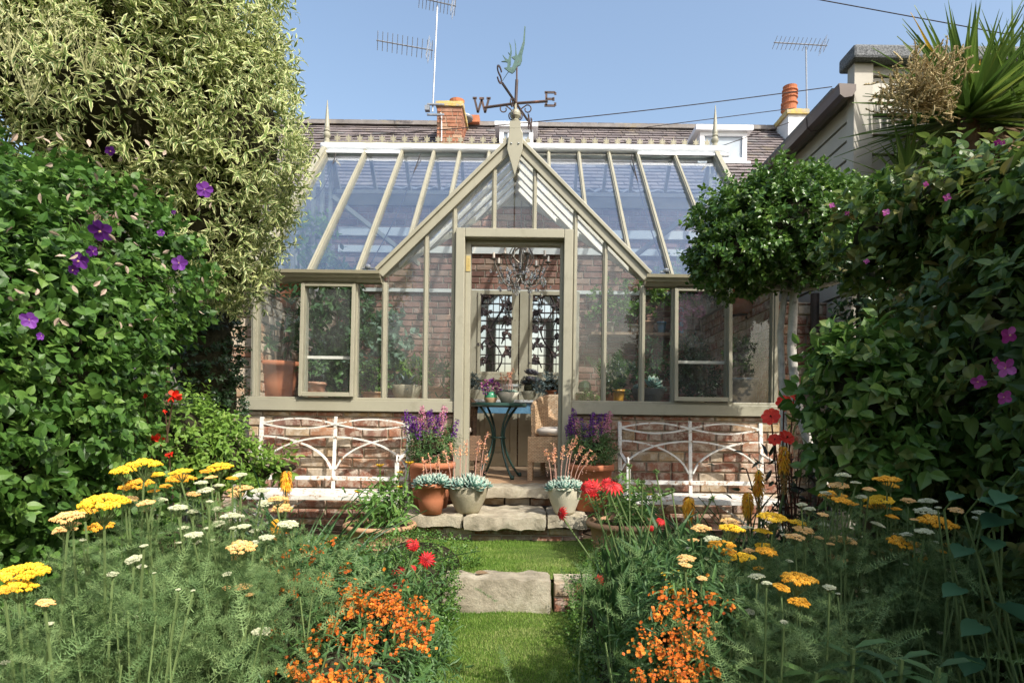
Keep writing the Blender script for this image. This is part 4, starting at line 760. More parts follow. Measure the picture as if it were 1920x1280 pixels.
for lab, (px, py), r, h, sd in (("large terracotta pot of purple and pink flower spikes beside the left bench", (808, 955), .178, .36, -1), ("large terracotta pot of purple and pink flower spikes beside the right bench", (1107, 960), .172, .36, 1)):
    base = W(px, py, 4.98); base[2] = .35; t = pot("terracotta_pot", lab, "plant pot", base, r, h, mTerra); top = base + [0, 0, h]
    bushy(t, [(top + [0, 0, .12], (.20, .16, .15))], 260, 7, .07, .038, .010, mLance, TL, up=.8, core_s=.45)
    sp = []
    for k in range(26):
        a = rng.uniform(0, 6.3); rr = .19 * rng.uniform(0, 1) ** .5; sp.append((top + [math.cos(a) * rr, math.sin(a) * rr * .7, .10 + rng.uniform(0, .05)], rng.uniform(.2, .34) - .15 * rr, (math.cos(a) * .22, math.sin(a) * .2)))
    spikes(t, sp[:17], mPur); spikes(t, sp[17:], mPink)
def calendula(base, r, h, lab, flowers, seed):
    t = thing("planter", lab, "planter", base); b = MB(); lathe(b, [(0, 0), (r * .78, 0), (r * .86, h * .5), (r * .93, h * .84), (r * 1.03, h * .86), (r * 1.05, h * .93), (r * 1.02, h), (r * .92, h), (r * .9, h * .9), (0, h * .88)] , base, 36)
    for z in (.3, .42): lathe(b, [(r * (.80 + .12 * z) + .004, h * z), (r * (.80 + .12 * z) + .008, h * z + .008), (r * (.80 + .12 * z) + .004, h * z + .016)], base, 36)
    obj("pot", b, mTerraOld, t, smooth=True); b = MB(); lathe(b, [(0, 0), (r * .9, 0)], base + [0, 0, h * .9], 24); obj("soil", b, mSoil, t)
    top = base + [0, 0, h]; bushy(t, [(top + [0, 0, .07], (r * .85, r * .7, .13))], 62, 6, .13, .085, .026, mLanceB, TL, up=1.0, core_s=.0)
    for (dx, dy, hh, cl) in flowers:
        b = MB(); p1 = top + [dx, dy, hh]; tube(b, [top + [dx * .4, dy * .4, .02], top + [dx * .8, dy * .8, hh * .6], p1], .004, 5, .5, 1); n = 34; a = np.arange(n) * 2.4; D = np.stack([np.cos(a), np.sin(a), .55 + .35 * rng.random(n)], 1)
        leaves(b, p1 + D * .004, D, [0, 0, 1], 0.032 * cl, .012, T5, None, 0); leaves(b, np.repeat([p1 + [0, 0, .004]], 12, 0), rdir(12) * [1, 1, .3] + [0, 0, .7], rdir(12), .012, .008, T5, 1, 0)
        for z in np.linspace(.3, .9, 7): leaves(b, [top + [dx * z, dy * z, hh * z]], rdir(1) + [0, 0, .5], rdir(1), .05, .015, TL, None, 1)
        obj("marigold", b, [mYel, mLanceB], t)
    return t
mLanceB = M_leaf("bright_leaf", G_((.07, .16, .035), (.12, .24, .05), (.20, .33, .08)), .5, .35)
base = W(712, 1020, 4.25); base[2] = .13
calendula(base, .235, .21, "wide weathered terracotta planter of yellow marigolds in front of the left bench", [(-.15, 0, .2, 1.), (.0, -.02, .38, 1.), (.2, -.03, .40, 1.1), (.12, .05, .33, .8), (.15, -.1, .25, .6)], 1)
base = W(1168, 1045, 4.3); base[2] = .12
calendula(base, .245, .25, "wide weathered terracotta planter half hidden behind the red daisies", [(.05, 0, .18, .6), (.18, .02, .17, .7), (-.1, .0, .16, .5)], 2)
# ---------------------------------------------------------------- furniture inside
YD = YB - .10
for lab, px0, px1, gx0, gx1 in (("old pale panelled door with an iron grille, nearer the brass hinge", 872, 971, 900, 958), ("old pale panelled door with an iron grille, behind the wicker armchair", 973, 1085, 997, 1054)):
    p, q = W(px0, 700, YD), W(px1, 700, YD); x0, x1 = p[0], q[0]; zt_ = W(970, 545, YD)[2]; t = thing("panelled_door", lab, "door", ((x0 + x1) / 2, YD, ZF), "old doors with iron grilles")
    a, c = W(gx0, 697, YD)[0], W(gx1, 697, YD)[0]; zo0, zo1 = W(950, 697, YD)[2], W(950, 553, YD)[2]; b = MB()
    bx(b, (x0, YD, ZF), (a, YD + .06, zt_)); bx(b, (c, YD, ZF), (x1, YD + .06, zt_)); bx(b, (a, YD, zo1), (c, YD + .06, zt_)); bx(b, (a, YD, ZF + .72), (c, YD + .06, zo0)); bx(b, (a, YD, ZF), (c, YD + .06, ZF + .16)); obj("door_frame", b, mDoorW, t, bevel=.004)
    b = MB(); bx(b, (a, YD + .025, ZF + .16), (c, YD + .05, ZF + .72)); bx(b, (a + .06, YD + .012, ZF + .22), (c - .06, YD + .03, ZF + .66)); obj("panel", b, mDoorW, t, bevel=.01)
    b = MB(); m_ = .035
    for (u0, u1, v0, v1) in ((a - m_, a, zo0 - m_, zo1 + m_), (c, c + m_, zo0 - m_, zo1 + m_), (a, c, zo1, zo1 + m_), (a, c, zo0 - m_, zo0)): bx(b, (u0, YD - .02, v0), (u1, YD - .002, v1))
    bx(b, (a - .09, YD - .05, zo0 - .10), (c + .09, YD - .002, zo0 - .04)); obj("moulding", b, mDoorW, t, bevel=.004)
    b = MB(); bx(b, (a, YD + .03, zo0), (c, YD + .036, zo1)); obj("mirror", b, mMirror, t)
    b = MB(); w_, h_ = c - a, zo1 - zo0
    for k in range(1, 5): bar(b, (a + w_ * k / 5, YD + .006, zo0), (a + w_ * k / 5, YD + .006, zo1), .007, .008)
    for k in range(1, 9): bar(b, (a, YD + .004, zo0 + h_ * k / 9), (c, YD + .004, zo0 + h_ * k / 9), .007, .008)
    for k in range(9):
        s = 1 if k % 2 else -1; x_ = a + w_ * (.5 + .18 * s); z_ = zo0 + h_ * (.06 + k * .103); tt = np.linspace(0, 1, 9)
        tube(b, np.stack([x_ + s * w_ * .30 * tt, 0 * tt + YD - .006, z_ + .12 * np.sin(tt * 2.6)], 1), .006, 5)
        for u in (.3, .6, .95): leaves(b, [(x_ + s * w_ * .3 * u, YD - .01, z_ + .12 * math.sin(u * 2.6))] * 3, rdir(3) * [1, .25, 1], [0, -1, .2], .065, .04, T5)
        c2 = np.array([x_ + s * w_ * .3, YD - .012, z_ + .07]); leaves(b, [c2] * 8, np.stack([np.cos(np.arange(8) * .785), np.zeros(8) - .2, np.sin(np.arange(8) * .785)], 1), [0, -1, 0], .028, .022, T5)
    tube(b, np.stack([a + w_ * (.5 + .2 * np.sin(np.linspace(0, 9, 30))), np.full(30, YD - .004), np.linspace(zo0, zo1, 30)], 1), .007, 5); obj("iron_grille", b, mRust, t)
YT = 7.12; zt_ = W(960, 750, YT)[2]; tb = thing("potting_table", "narrow table with worn blue apron and flaking white top against the old doors", "table", (-.1, YT, ZF)); b = MB(); rough(b, (-1.3, YT - .16, zt_ - .03), (1.2, YT + .2, zt_), .002, .1, 3); obj("table_top", b, mWhite, tb)
b = MB(); bx(b, (-1.25, YT - .13, zt_ - .15), (1.15, YT - .10, zt_ - .032)); bx(b, (-1.25, YT + .15, zt_ - .15), (1.15, YT + .18, zt_ - .032)); obj("apron", b, mBlue, tb)
for x in (-1.2, 1.1):
    for y in (-.1, .15): b = MB(); bar(b, (x, YT + y, ZF), (x, YT + y, zt_ - .033), .05, .05, (0, 1, 0)); obj("leg", b, mBlue, tb)
# bistro table
c = W(935, 757, 5.98); c[2] = W(935, 756, 5.98)[2]; bt = thing("bistro_table", "small round dark green iron table with curved legs in the doorway", "table", (c[0], c[1], ZF))
b = MB(); lathe(b, [(0, -.03), (.26, -.032), (.268, -.025), (.268, -.004), (.26, 0), (0, 0)], c, 40); obj("table_top", b, mGreenI, bt, smooth=False)
for k in range(4):
    a = .6 + k * math.pi / 2; tt = np.linspace(0, 1, 14); H = c[2] - .03 - ZF; rr = .06 + .17 * (2 * np.abs(tt - .42)) ** 1.9 * np.where(tt > .42, .85, 1.2); rr = np.minimum(rr, .26)
    b = MB(); P = np.stack([c[0] + np.cos(a) * rr, c[1] + np.sin(a) * rr, c[2] - .03 - H * tt], 1); tube(b, P, .011, 8); lathe(b, [(0, 0), (.018, 0), (.02, .02), (.013, .04)], (P[-1][0], P[-1][1], ZF), 8); obj("leg", b, mGreenI, bt, smooth=True)
b = MB(); an = np.linspace(0, 2 * math.pi, 17); tube(b, np.stack([c[0] + .066 * np.cos(an), c[1] + .066 * np.sin(an), 0 * an + ZF + .38], 1), .010, 6); obj("brace_ring", b, mGreenI, bt)
# wicker armchairs
def wicker(name, lab, c, rz, m, m2):
    t = thing(name, lab, "armchair", (c[0], c[1], ZF)); t.rotation_euler[2] = rz
    o0 = ORI[t.name].copy(); ORI[t.name] = np.zeros(3)   # parts are built in the chair's own space (facing -y)
    n, mz = 44, 22; an = np.linspace(-.62 * math.pi, .62 * math.pi, n) ; b = MB()
    def sh(a, z, r_): hb = .36 if True else 0; return np.array([math.sin(a) * .32 * (1 + .10 * z), math.cos(a) * .30 * (1 + .14 * z) + .02, z])
    v = []
    for th in (0, .035):
        for i in range(n):
            a = an[i]; f = abs(a) / (.62 * math.pi); top = .79 - .15 * max(0, (f - .35) / .65) ** 1.4
            for j in range(mz + 1): z = .16 + (top - .16) * j / mz; p = sh(a, z, 0); s = 1 - th / .32; wv_ = .003 * math.sin(j * 2.5 + i * 3.14); v.append((p[0] * (s + wv_ * 2), p[1] * (s + wv_ * 2), z))
    k = mz + 1; f = []
    for i in range(n - 1):
        for j in range(mz): q = i * k + j; f.append((q, q + k, q + k + 1, q + 1)); w2 = q + n * k; f.append((w2, w2 + 1, w2 + k + 1, w2 + k))
        q = i * k + mz; f.append((q, q + k, q + k + n * k, q + n * k))
    for i in (0, n - 1):
        for j in range(mz): q = i * k + j; f.append((q, q + 1, q + 1 + n * k, q + n * k))
    b.add(v, np.array(f)); obj("wicker_shell", b, m, t)
    b = MB(); P = []
    for a in an: f_ = abs(a) / (.62 * math.pi); top = .79 - .15 * max(0, (f_ - .35) / .65) ** 1.4; p = sh(a, top, 0) * [.95, .95, 1]; P.append(p)
    tube(b, P, .022, 8); obj("rolled_edge", b, m, t, smooth=True)
    b = MB(); lathe(b, [(0, .36), (.27, .36), (.285, .39), (0, .41)], (0, -.02, 0), 24); bx(b, (-.29, -.33, .17), (.29, -.29, .40)); obj("seat", b, m, t)
    b = MB(); lathe(b, [(0, .41), (.25, .41), (.275, .435), (.27, .465), (.22, .485), (0, .49)], (0, -.04, 0), 26, jit=.003); obj("cushion", b, mCush, t, smooth=True)
    for x in (-.27, .27):
        for y in (-.29, .24): b = MB(); bar(b, (x, y, 0), (x, y, .2), .045, .045, (0, 1, 0)); obj("leg", b, m2, t)
    ORI[t.name] = o0; return t
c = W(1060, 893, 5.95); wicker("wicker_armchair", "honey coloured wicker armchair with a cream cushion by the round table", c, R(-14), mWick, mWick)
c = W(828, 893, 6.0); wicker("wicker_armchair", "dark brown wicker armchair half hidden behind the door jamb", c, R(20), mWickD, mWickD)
# things on the tables
def onp(px, py, d, z): p = W(px, py, d); p[2] = z; return p
zb, zp = W(935, 756, 5.98)[2], zt_
p = onp(920, 755, 5.95, zb + .001); t = pot("painted_pot", "small green and ochre painted pot of purple and pink flowers on the round table", "plant pot", p, .055, .105, M_mix("green_ochre_glaze", [(.3, (.03, .20, .10)), (.7, (.07, .28, .15))], 9, .25), [(0, 0), (.045, 0), (.062, .04), (.058, .075), (.05, .105), (.044, .105), (.04, .09), (0, .085)])
b = MB(); lathe(b, [(.0455, .001), (.0635, .04), (.0625, .05)], p, 28); obj("ochre_band", b, mTerraOld, t, smooth=True)
b = MB(); P, N = blob_pts([(p + [0, 0, .15], (.085, .075, .07))], 240, .3, 1.05)
for k, m_ in enumerate((0, 1, 2)): s = slice(k, None, 3); leaves(b, P[s], N[s] + .5 * rdir(len(P[s])), rdir(len(P[s])), .024, .02, T5, None, k)
leaves(b, P[::2] - N[::2] * .02, N[::2], rdir(len(P[::2])), .03, .01, TL, None, 3); obj("flowers", b, [mPur, mMag, mPink, mLance], t)
p = onp(951, 756, 6.02, zb + .001); t = pot("stone_bowl", "cream boat shaped stone bowl of coral flowering succulents on the round table", "plant pot", p, .09, .105, M_mix("cream_stone", [(.3, (.50, .45, .35)), (.7, (.62, .57, .47))], 8, .85, .4, 60, .003), [(0, 0), (.055, 0), (.075, .05), (.115, .105), (.10, .105), (.085, .095), (0, .09)])
rosettes(t, [(p[0] + x, p[1], p[2] + .1, .055, (.2, y)) for x, y in ((-.05, -.3), (.01, 0), (.06, .3))])
for k in range(6): bellstalk(t, p + [-.05 + .02 * k, 0, .1], rng.uniform(.16, .26), (rng.uniform(-.05, .04), 0), 5)
p = onp(882, 745, 7.1, zp + .001); t = pot("concrete_pot", "small pale pot of silvery succulents at the hinge end of the blue table", "plant pot", p, .10, .11, mConc, bowl_prof(.1, .11)); bushy(t, [(p + [0, 0, .19], (.11, .1, .09))], 90, 8, .04, .035, .014, mSuccD)
p = onp(955, 742, 7.1, zp + .001); t = thing("dish", "white dish set on the blue table behind the coral succulents", "dish", p); b = MB(); lathe(b, [(0, 0), (.05, 0), (.04, .12), (.12, .15), (.125, .175), (.11, .175), (0, .155)], p, 20); obj("footed_bowl", b, mWhite, t)
p = onp(992, 747, 7.08, zp + .001); t = pot("concrete_pot", "squat stone pot of dusky purple succulents in the middle of the blue table", "plant pot", p, .09, .10, mConc, bowl_prof(.09, .1)); rosettes(t, [(p[0] + rng.uniform(-.12, .12), p[1] + rng.uniform(-.05, .05), p[2] + .13 + rng.uniform(0, .2), .075, (rng.uniform(-.3, .5), rng.uniform(-.6, .6))) for k in range(9)], M_leaf("dusky_succulent", G_((.10, .08, .10), (.19, .16, .17), (.24, .23, .21)), .5, .1)); bushy(t, [(p + [0, 0, .14], (.1, .08, .1))], 40, 6, .04, .03, .012, mSuccD)
p = onp(1035, 747, 7.05, zp + .001); t = pot("terracotta_pot", "terracotta pot of bushy grey green succulents behind the wicker armchair", "plant pot", p, .09, .11, mTerra); bushy(t, [(p + [0, 0, .17], (.20, .12, .11))], 170, 8, .05, .035, .016, mSuccD)
# chandelier
c = W(977, 505, 6.35); ch = thing("chandelier", "ornate tarnished chandelier hung with crystal drops inside the doorway", "chandelier", W(977, 450, 6.35)); top = W(977, 452, 6.35); kk = 6.35 / F
mTarn = M_mix("tarnished_metal", [(.3, (.16, .14, .12)), (.7, (.32, .29, .25))], 20, .4, metal=.7); mCrys, _n, _l, _b = newmat("crystal"); _b.inputs["Transmission Weight"].default_value = .85; _b.inputs["Roughness"].default_value = .03; _b.inputs["Base Color"].default_value = (.9, .92, .95, 1)
b = MB(); tube(b, [top + [0, 0, .75], top + [0, 0, .0]], .006, 6); tube(b, [c + [0, 0, .25], c + [0, 0, -.12]], [.012, .02], 8); lathe(b, [(0, -.05), (.03, -.03), (.05, .02), (.02, .06)], c - [0, 0, .08], 14); obj("stem", b, mTarn, ch)
for k in range(8):
    a = k * math.pi / 4 + .2; e = np.array([math.cos(a), math.sin(a), 0]); t = np.linspace(0, 1, 14)
    r_ = .03 + .25 * t; z_ = -.10 - .10 * np.sin(t * 3.3) + .16 * t ** 2; b = MB(); tube(b, c + e * r_[:, None] + np.stack([0 * z_, 0 * z_, z_], 1), .007, 6)
    e1 = c + e * .28 + [0, 0, z_[-1]]; lathe(b, [(0, 0), (.032, .008), (.034, .016), (0, .014)], e1, 12); am = obj("arm", b, mTarn, ch)
    b = MB(); lathe(b, [(.0, .01), (.012, .01), (.012, .075), (.0, .078)], e1, 8); obj("candle_sleeve", b, mCush, am)
    b = MB(); t = np.linspace(0, 1, 12); r_ = .04 + .10 * np.sin(t * 3.14) * (1 - .3 * t); z_ = -.02 + .30 * t; tube(b, c + e * r_[:, None] + np.stack([0 * z_, 0 * z_, z_], 1), .006, 6); obj("cage_scroll", b, mTarn, ch)
    for q in range(12):
        p = c + e * rng.uniform(.1, .29) + [0, 0, rng.uniform(-.22, .0)] + rng.normal(0, .02, 3); b = MB(); s = rng.uniform(.7, 1.25); lathe(b, [(0, -.03 * s), (.013 * s, -.018 * s), (.010 * s, 0), (0, .012 * s)], p, 6); obj("crystal_drop", b, mCrys, am)
b = MB()
for s in (-1, 1): t = np.linspace(0, 1, 14); x = s * (.02 + .06 * np.sin(t * 4.5)); tube(b, top + np.stack([x, 0 * x, -.22 + .22 * t], 1), .009, 6)
obj("crown_scroll", b, mTarn, ch)
# ---------------------------------------------------------------- staging just inside the glass
ZSH = 1.185
def staging(x0, x1, lab):
    t = thing("plant_staging", lab, "shelf", ((x0 + x1) / 2, YF + .35, ZF)); b = MB()
    for k in range(5): bx(b, (x0, YF + .12 + k * .1, ZSH - .03), (x1, YF + .21 + k * .1, ZSH - .004))
    obj("slatted_top", b, mWoodD, t)
    for x in (x0 + .1, x1 - .1):
        for y in (YF + .24, YF + .58): b = MB(); bar(b, (x, y, ZF), (x, y, ZSH - .03), .05, .05, (0, 1, 0)); obj("leg", b, mWoodD, t)
staging(XL + .08, DL - .12, "slatted wooden staging holding the pots left of the doorway"); staging(DR + .06, XR_ - .08, "slatted wooden staging holding the pots right of the doorway")
def inpot(lab, px, pyb, w_, d, h, m, cat="plant pot", name="terracotta_pot", prof=None):
    p = W(px, pyb, d); p[2] = ZSH; r = w_ * d / F / 2; return pot(name, lab, cat, p, r / 1.06, h, m, prof), p, r
t, p, r = inpot("largest terracotta pot, holding a young citrus tree in the end window", 523, 742, 74, 5.62, .36, mTerra)
b = MB()
for dx in (-.03, .02, .05): tube(b, [p + [dx, 0, .3], p + [dx * 2, .02, .7], p + [dx * 3, 0, .95]], [.008, .006, .003], 5)
obj("stem", b, mTwig, t); bushy(t, [(p + [.03, 0, .72], (.27, .18, .26))], 34, 6, .13, .11, .042, mLance, T8, core_s=0, up=.6)
t, p, r = inpot("terracotta pot with white salt stains behind the open casement", 590, 742, 44, 5.6, .18, M_mix("stained_terracotta", [(.35, (.44, .20, .12)), (.55, (.50, .30, .20)), (.7, (.58, .50, .42))], 14, .9)); bushy(t, [(p + [0, 0, .25], (.12, .1, .1))], 30, 6, .07, .06, .022, mLance, TL)
tp = W(628, 600, 5.85); t = thing("tomato_vine", "tall tomato vine climbing behind the open casement", "climbing plant", (tp[0], tp[1], ZF))
b = MB(); pz = tp * [1, 1, 0]
for dx in (-.12, 0, .1): tube(b, [pz + [dx, .1, ZF], pz + [dx * 1.4, .08, 1.5], pz + [dx, .05, 2.5]], .008, 5)
obj("stem", b, mStemG, t); bushy(t, [(tp + [0, .05, -.05], (.26, .15, .65), 3)], 330, 5, .10, .075, .04, mLance, T8, core_s=0, up=0)
t, p, r = inpot("terracotta trough of small leaved herbs beside the open casement", 700, 742, 46, 5.6, .10, mTerraOld); bushy(t, [(p + [0, 0, .22], (.15, .12, .14))], 110, 7, .05, .035, .02, mBox)
t, p, r = inpot("deep grey stone bowl with a spiky blue agave", 762, 742, 58, 5.62, .165, mConc, name="stone_bowl", prof=bowl_prof(.14, .165))
b = MB(); n = 26; a = np.arange(n) * 2.4; e = np.linspace(1.3, .05, n); D = np.stack([np.cos(a) * np.cos(e), np.sin(a) * np.cos(e), np.sin(e)], 1); leaves(b, np.repeat([p + [0, 0, .16]], n, 0), D, [0, 0, 1], .17, .035, TS); obj("agave", b, mSuccD, t)
bushy(t, [(p + [.05, .2, .3], (.12, .1, .12))], 40, 6, .08, .06, .02, mLime, TL, core_s=0)
t, p, r = inpot("ochre pot of arching narrow leaves next to the left door jamb", 818, 742, 34, 5.6, .155, mTerraOld); bushy(t, [(p + [0, 0, .24], (.14, .1, .12))], 50, 6, .09, .07, .016, mLance, TL, core_s=0)
sh = W(748, 690, 6.9); t = thing("wall_shelf", "narrow wooden shelf with a terracotta bowl fixed to the back wall", "shelf", (sh[0], YB - .1, sh[2])); b = MB(); bx(b, (sh[0] - .75, YB - .3, sh[2] - .03), (sh[0] - .05, YB - .01, sh[2])); obj("board", b, mWoodD, t)
p = np.array([sh[0] - .45, YB - .16, sh[2] + .001]); t = pot("terracotta_bowl", "terracotta bowl of trailing pale leaved ivy on the wooden back shelf", "plant pot", p, .17, .16, mTerra, bowl_prof(.17, .16)); bushy(t, [(p + [.1, -.1, .35], (.45, .2, .40))], 120, 6, .14, .10, .07, M_leaf("pale_ivy_leaf", G_((.08, .16, .08), (.18, .28, .17), (.32, .42, .30)), .5, .3), T8, core_s=0, up=-.3)
def wallpot(lab, px, py, d, x_wall, sg, rr, h):
    p = W(px, py, d); t = thing("hanging_terracotta_pot", lab, "plant pot", p); b = MB(); lathe(b, [(0, 0), (rr * .62, 0), (rr * .8, h * .4), (rr, h * .8), (rr * 1.08, h * .82), (rr * 1.1, h), (rr, h), (rr * .95, h * .9), (0, h * .85)], p, 28); obj("pot", b, mTerra, t, smooth=True)
    b = MB(); tube(b, [p + [sg * .45, 0, h * .2], p + [-sg * rr, 0, -.03]], .012, 6); tube(b, [p + [sg * .45, 0, -.25], p + [0, 0, -.03]], .012, 6); an = np.linspace(0, 5.5, 14); tube(b, p + np.stack([sg * (.22 + .06 * np.cos(an) * (1 - an / 9)), 0 * an, -.07 + .06 * np.sin(an) * (1 - an / 9)], 1), .009, 6); obj("iron_bracket", b, mIron, t)
wallpot("big terracotta jar on an iron bracket high above the young citrus tree", 523, 578, 6.0, XL, -1, .21, .26); wallpot("big terracotta jar on an iron bracket in the darkest end window", 1398, 588, 6.0, XR_, 1, .21, .27)
t, p, r = inpot("low square concrete trough with a round cactus, next to the right door jamb", 1096, 742, 40, 5.75, .13, mConc)
b = MB(); lathe(b, [(0, 0), (.045, .005), (.062, .05), (.05, .1), (.0, .12)], p + [.0, 0, .12], 14); obj("cactus", b, mIvy, t); bushy(t, [(p + [0, -.22, .04], (.12, .05, .06))], 60, 6, .03, .03, .015, mBox, core_s=.3)
t, p, r = inpot("small amber glazed pot of spindly dark leaves in the bright right pane", 1160, 742, 24, 5.6, .15, M_mix("amber_glaze", [(.3, (.40, .20, .03)), (.7, (.55, .30, .05))], 9, .25)); bushy(t, [(p + [.02, 0, .25], (.18, .1, .14))], 45, 6, .08, .045, .018, mIvy, core_s=0)
t, p, r = inpot("dark stone bowl with a large blue rosette succulent behind the right glass", 1215, 742, 64, 5.6, .16, M_mix("dark_stone", [(.3, (.06, .06, .055)), (.7, (.11, .11, .10))], 9, .9), name="stone_bowl", prof=bowl_prof(.15, .16)); rosettes(t, [(p[0] + .03, p[1] - .05, p[2] + .19, .10, (.7, .2)), (p[0] - .09, p[1], p[2] + .16, .06, (.4, -.4)), (p[0] + .12, p[1], p[2] + .15, .06, (.4, .4))]); bushy(t, [(p + [.08, .15, .38], (.16, .12, .2))], 70, 6, .08, .05, .02, mLance, core_s=0)
t, p, r = inpot("pale bowl under the dense dark shrub in the right casement", 1300, 742, 40, 5.62, .085, mConc, name="stone_bowl", prof=bowl_prof(.1, .085)); bushy(t, [(p + [.03, .1, .28], (.20, .16, .2)), (p + [.0, .1, .5], (.12, .1, .12))], 260, 7, .07, .045, .018, mIvy)
t, p, r = inpot("galvanised steel bucket holding a clipped round bush in the end window", 1396, 742, 50, 5.65, .27, mSteel, "bucket", "steel_bucket", [(0, 0), (.095, 0), (.115, .24), (.12, .245), (.122, .27), (.112, .27), (.105, .2), (0, .19)]); b = MB(); tube(b, [p + [0, 0, .2], p + [0, 0, .45]], .012, 6); obj("trunk", b, mTwig, t); bushy(t, [(p + [0, 0, .50], (.20, .17, .15))], 200, 7, .05, .03, .014, mBox)
# fern and climber, shelf with books on the back wall
p = W(1150, 745, 6.1); p[2] = ZSH; t = pot("terracotta_pot", "terracotta pot of tall feathery ferns behind the bright right panes", "plant pot", p, .1, .14, mTerra); b = MB(); n = 18; a = rng.uniform(0, 6.3, n); D = np.stack([np.cos(a) * .5, np.sin(a) * .3, np.ones(n)], 1); leaves(b, np.repeat([p + [0, 0, .13]], n, 0) , D, -np.stack([np.cos(a), np.sin(a), -.2 + 0 * a], 1), rng.uniform(.3, .48, n), .45, TFERN); obj("fronds", b, mLanceB, t)
zs = W(1160, 628, YB)[2]; xs0 = W(1105, 628, YB)[0]; t = thing("wall_shelf", "long wooden shelf with small pots and books on the right of the back wall", "shelf", (xs0 + .5, YB - .1, zs)); b = MB(); bx(b, (xs0, YB - .26, zs - .03), (xs0 + 1.05, YB - .01, zs)); obj("board", b, mWoodD, t)
for k, (dx, rr, h, m_, lab) in enumerate(((.22, .06, .13, mConc, "grey pot at the near end of the long back shelf"), (.52, .05, .10, M_mix("cream_glaze", [(.3, (.5, .48, .4)), (.7, (.6, .57, .5))], 6, .4), "small cream pot sprouting a green shoot on the back shelf"), (.68, .075, .145, mTerraOld, "faded terracotta pot on the long back shelf"), (.84, .055, .14, mBlue, "blue grey pot beside the books on the back shelf"))):
    p = np.array([xs0 + dx, YB - .14, zs + .001]); t = pot("shelf_pot", lab, "plant pot", p, rr, h, m_, n=16)
    if k == 1: bushy(t, [(p + [0, 0, .2], (.08, .06, .12))], 24, 5, .06, .04, .025, mLanceB, core_s=0)
for k, (c_, lab) in enumerate((((.62, .62, .58), "tall white book standing on the long back shelf"), ((.18, .38, .52), "tall blue book leaning beside the white book on the back shelf"))):
    x = xs0 + .98 + k * .055; b = MB(); bx(b, (x, YB - .24, zs + .001), (x + .04, YB - .06, zs + .30)); bx(b, (x + .004, YB - .236, zs + .005), (x + .036, YB - .055, zs + .296)); tag(obj("book", b, M_mix("book_cover", [(.3, c_), (.7, tuple(q * 1.1 for q in c_))], 5, .5), org=(x, YB - .1, zs)), lab, "book")
tp = W(1165, 570, 7.4); t = thing("wall_ivy", "green ivy climbing the back wall above the shelf of pots", "climbing plant", (tp[0], YB - .05, ZF)); b = MB(); tube(b, [(tp[0] + .8, YB - .03, ZF), (tp[0] + .7, YB - .03, 1.8), (tp[0] + .1, YB - .04, 2.6)], .012, 5); obj("stem", b, mTwig, t)
bushy(t, [(tp + [.1, .05, .1], (.5, .10, .22)), (tp + [-.15, .06, -.12], (.22, .09, .18)), (tp + [.7, .05, .3], (.35, .1, .3))], 200, 5, .08, .055, .04, mLime, T8, core_s=0)
tp = W(560, 470, 6.6); t = thing("vine", "leafy vine rising against the end glass under the roof panes", "climbing plant", (tp[0], tp[1], ZF)); b = MB(); tube(b, [(tp[0] - .1, tp[1], ZF), (tp[0], tp[1], 2.2), (tp[0], tp[1], 2.9)], .012, 5); obj("stem", b, mTwig, t); bushy(t, [(tp + [0, 0, 0], (.42, .4, .35)), (tp + [-.1, .2, .3], (.2, .2, .25))], 150, 6, .12, .09, .05, mLime, T8, core_s=0)
tp = W(1300, 575, 6.7); t = thing("pink_climber", "climber with clusters of pink blooms hanging in the right casement", "climbing plant", (tp[0], tp[1], ZF)); b = MB(); tube(b, [(tp[0] + .2, tp[1], ZF), (tp[0] + .1, tp[1], 2.0), (tp[0], tp[1], 2.5)], .012, 5); obj("stem", b, mTwig, t)
for c_, s in ((tp + [0, 0, .17], .09), (tp + [-.1, 0, -.02], .07), (tp + [.06, 0, -.05], .05), (tp + [-.14, 0, -.18], .06)):
    b = MB(); P, N = blob_pts([(c_, (s, s, s))], 130, .4, 1); leaves(b, P, N, rdir(len(P)), .035, .03, T5); obj("bloom", b, mPink, t)
bushy(t, [(tp + [.15, .05, .25], (.35, .2, .15))], 70, 6, .09, .06, .035, mIvy, T8, core_s=0)
# ---------------------------------------------------------------- vegetation
CAM = np.array([0, 0, CAMZ])
def facing(P, N, lim=-.25, xm=None):
    v = nrm(CAM - P); k = (N * v).sum(1) > lim; return P[k], N[k]
def inst(me, name, par, loc, rz=0., sc=1., tilt=(0, 0)):
    o = bpy.data.objects.new(name, me); COL.objects.link(o); o.parent = par; o.location = np.asarray(loc) - ORI[par.name]
    o.rotation_mode = 'ZXY'; o.rotation_euler = (tilt[0], tilt[1], rz); o.scale = (sc, sc, sc) if np.isscalar(sc) else sc; return o
def mesh_of(mb, mats, name, smooth=False):
    o = obj(name, mb, mats, smooth=smooth); me = o.data; bpy.data.objects.remove(o); return me
def shrub(name, label, cat, base, ells, n, k, stem, L, Wd, m, t=T5, lump=.12, fs=5., lo=.78, lim=-.25, cs=.8, stems=None, seed=1, **kw):
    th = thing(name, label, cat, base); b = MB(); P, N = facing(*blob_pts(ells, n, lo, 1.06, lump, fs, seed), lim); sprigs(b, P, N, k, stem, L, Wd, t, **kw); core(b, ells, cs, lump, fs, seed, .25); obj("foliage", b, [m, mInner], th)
    b = MB()
    for st in (stems or [[np.array(base), np.array(ells[0][0])]]): tube(b, st, np.linspace(.03, .012, len(st)), 6)
    obj("trunk" if cat == "tree" else "stem", b, mTwig if cat != "tree" else mBark, th); return th
def E(px, py, d, rx, ry, rz, p=2.): return (W(px, py, d), (rx, ry, rz), p)
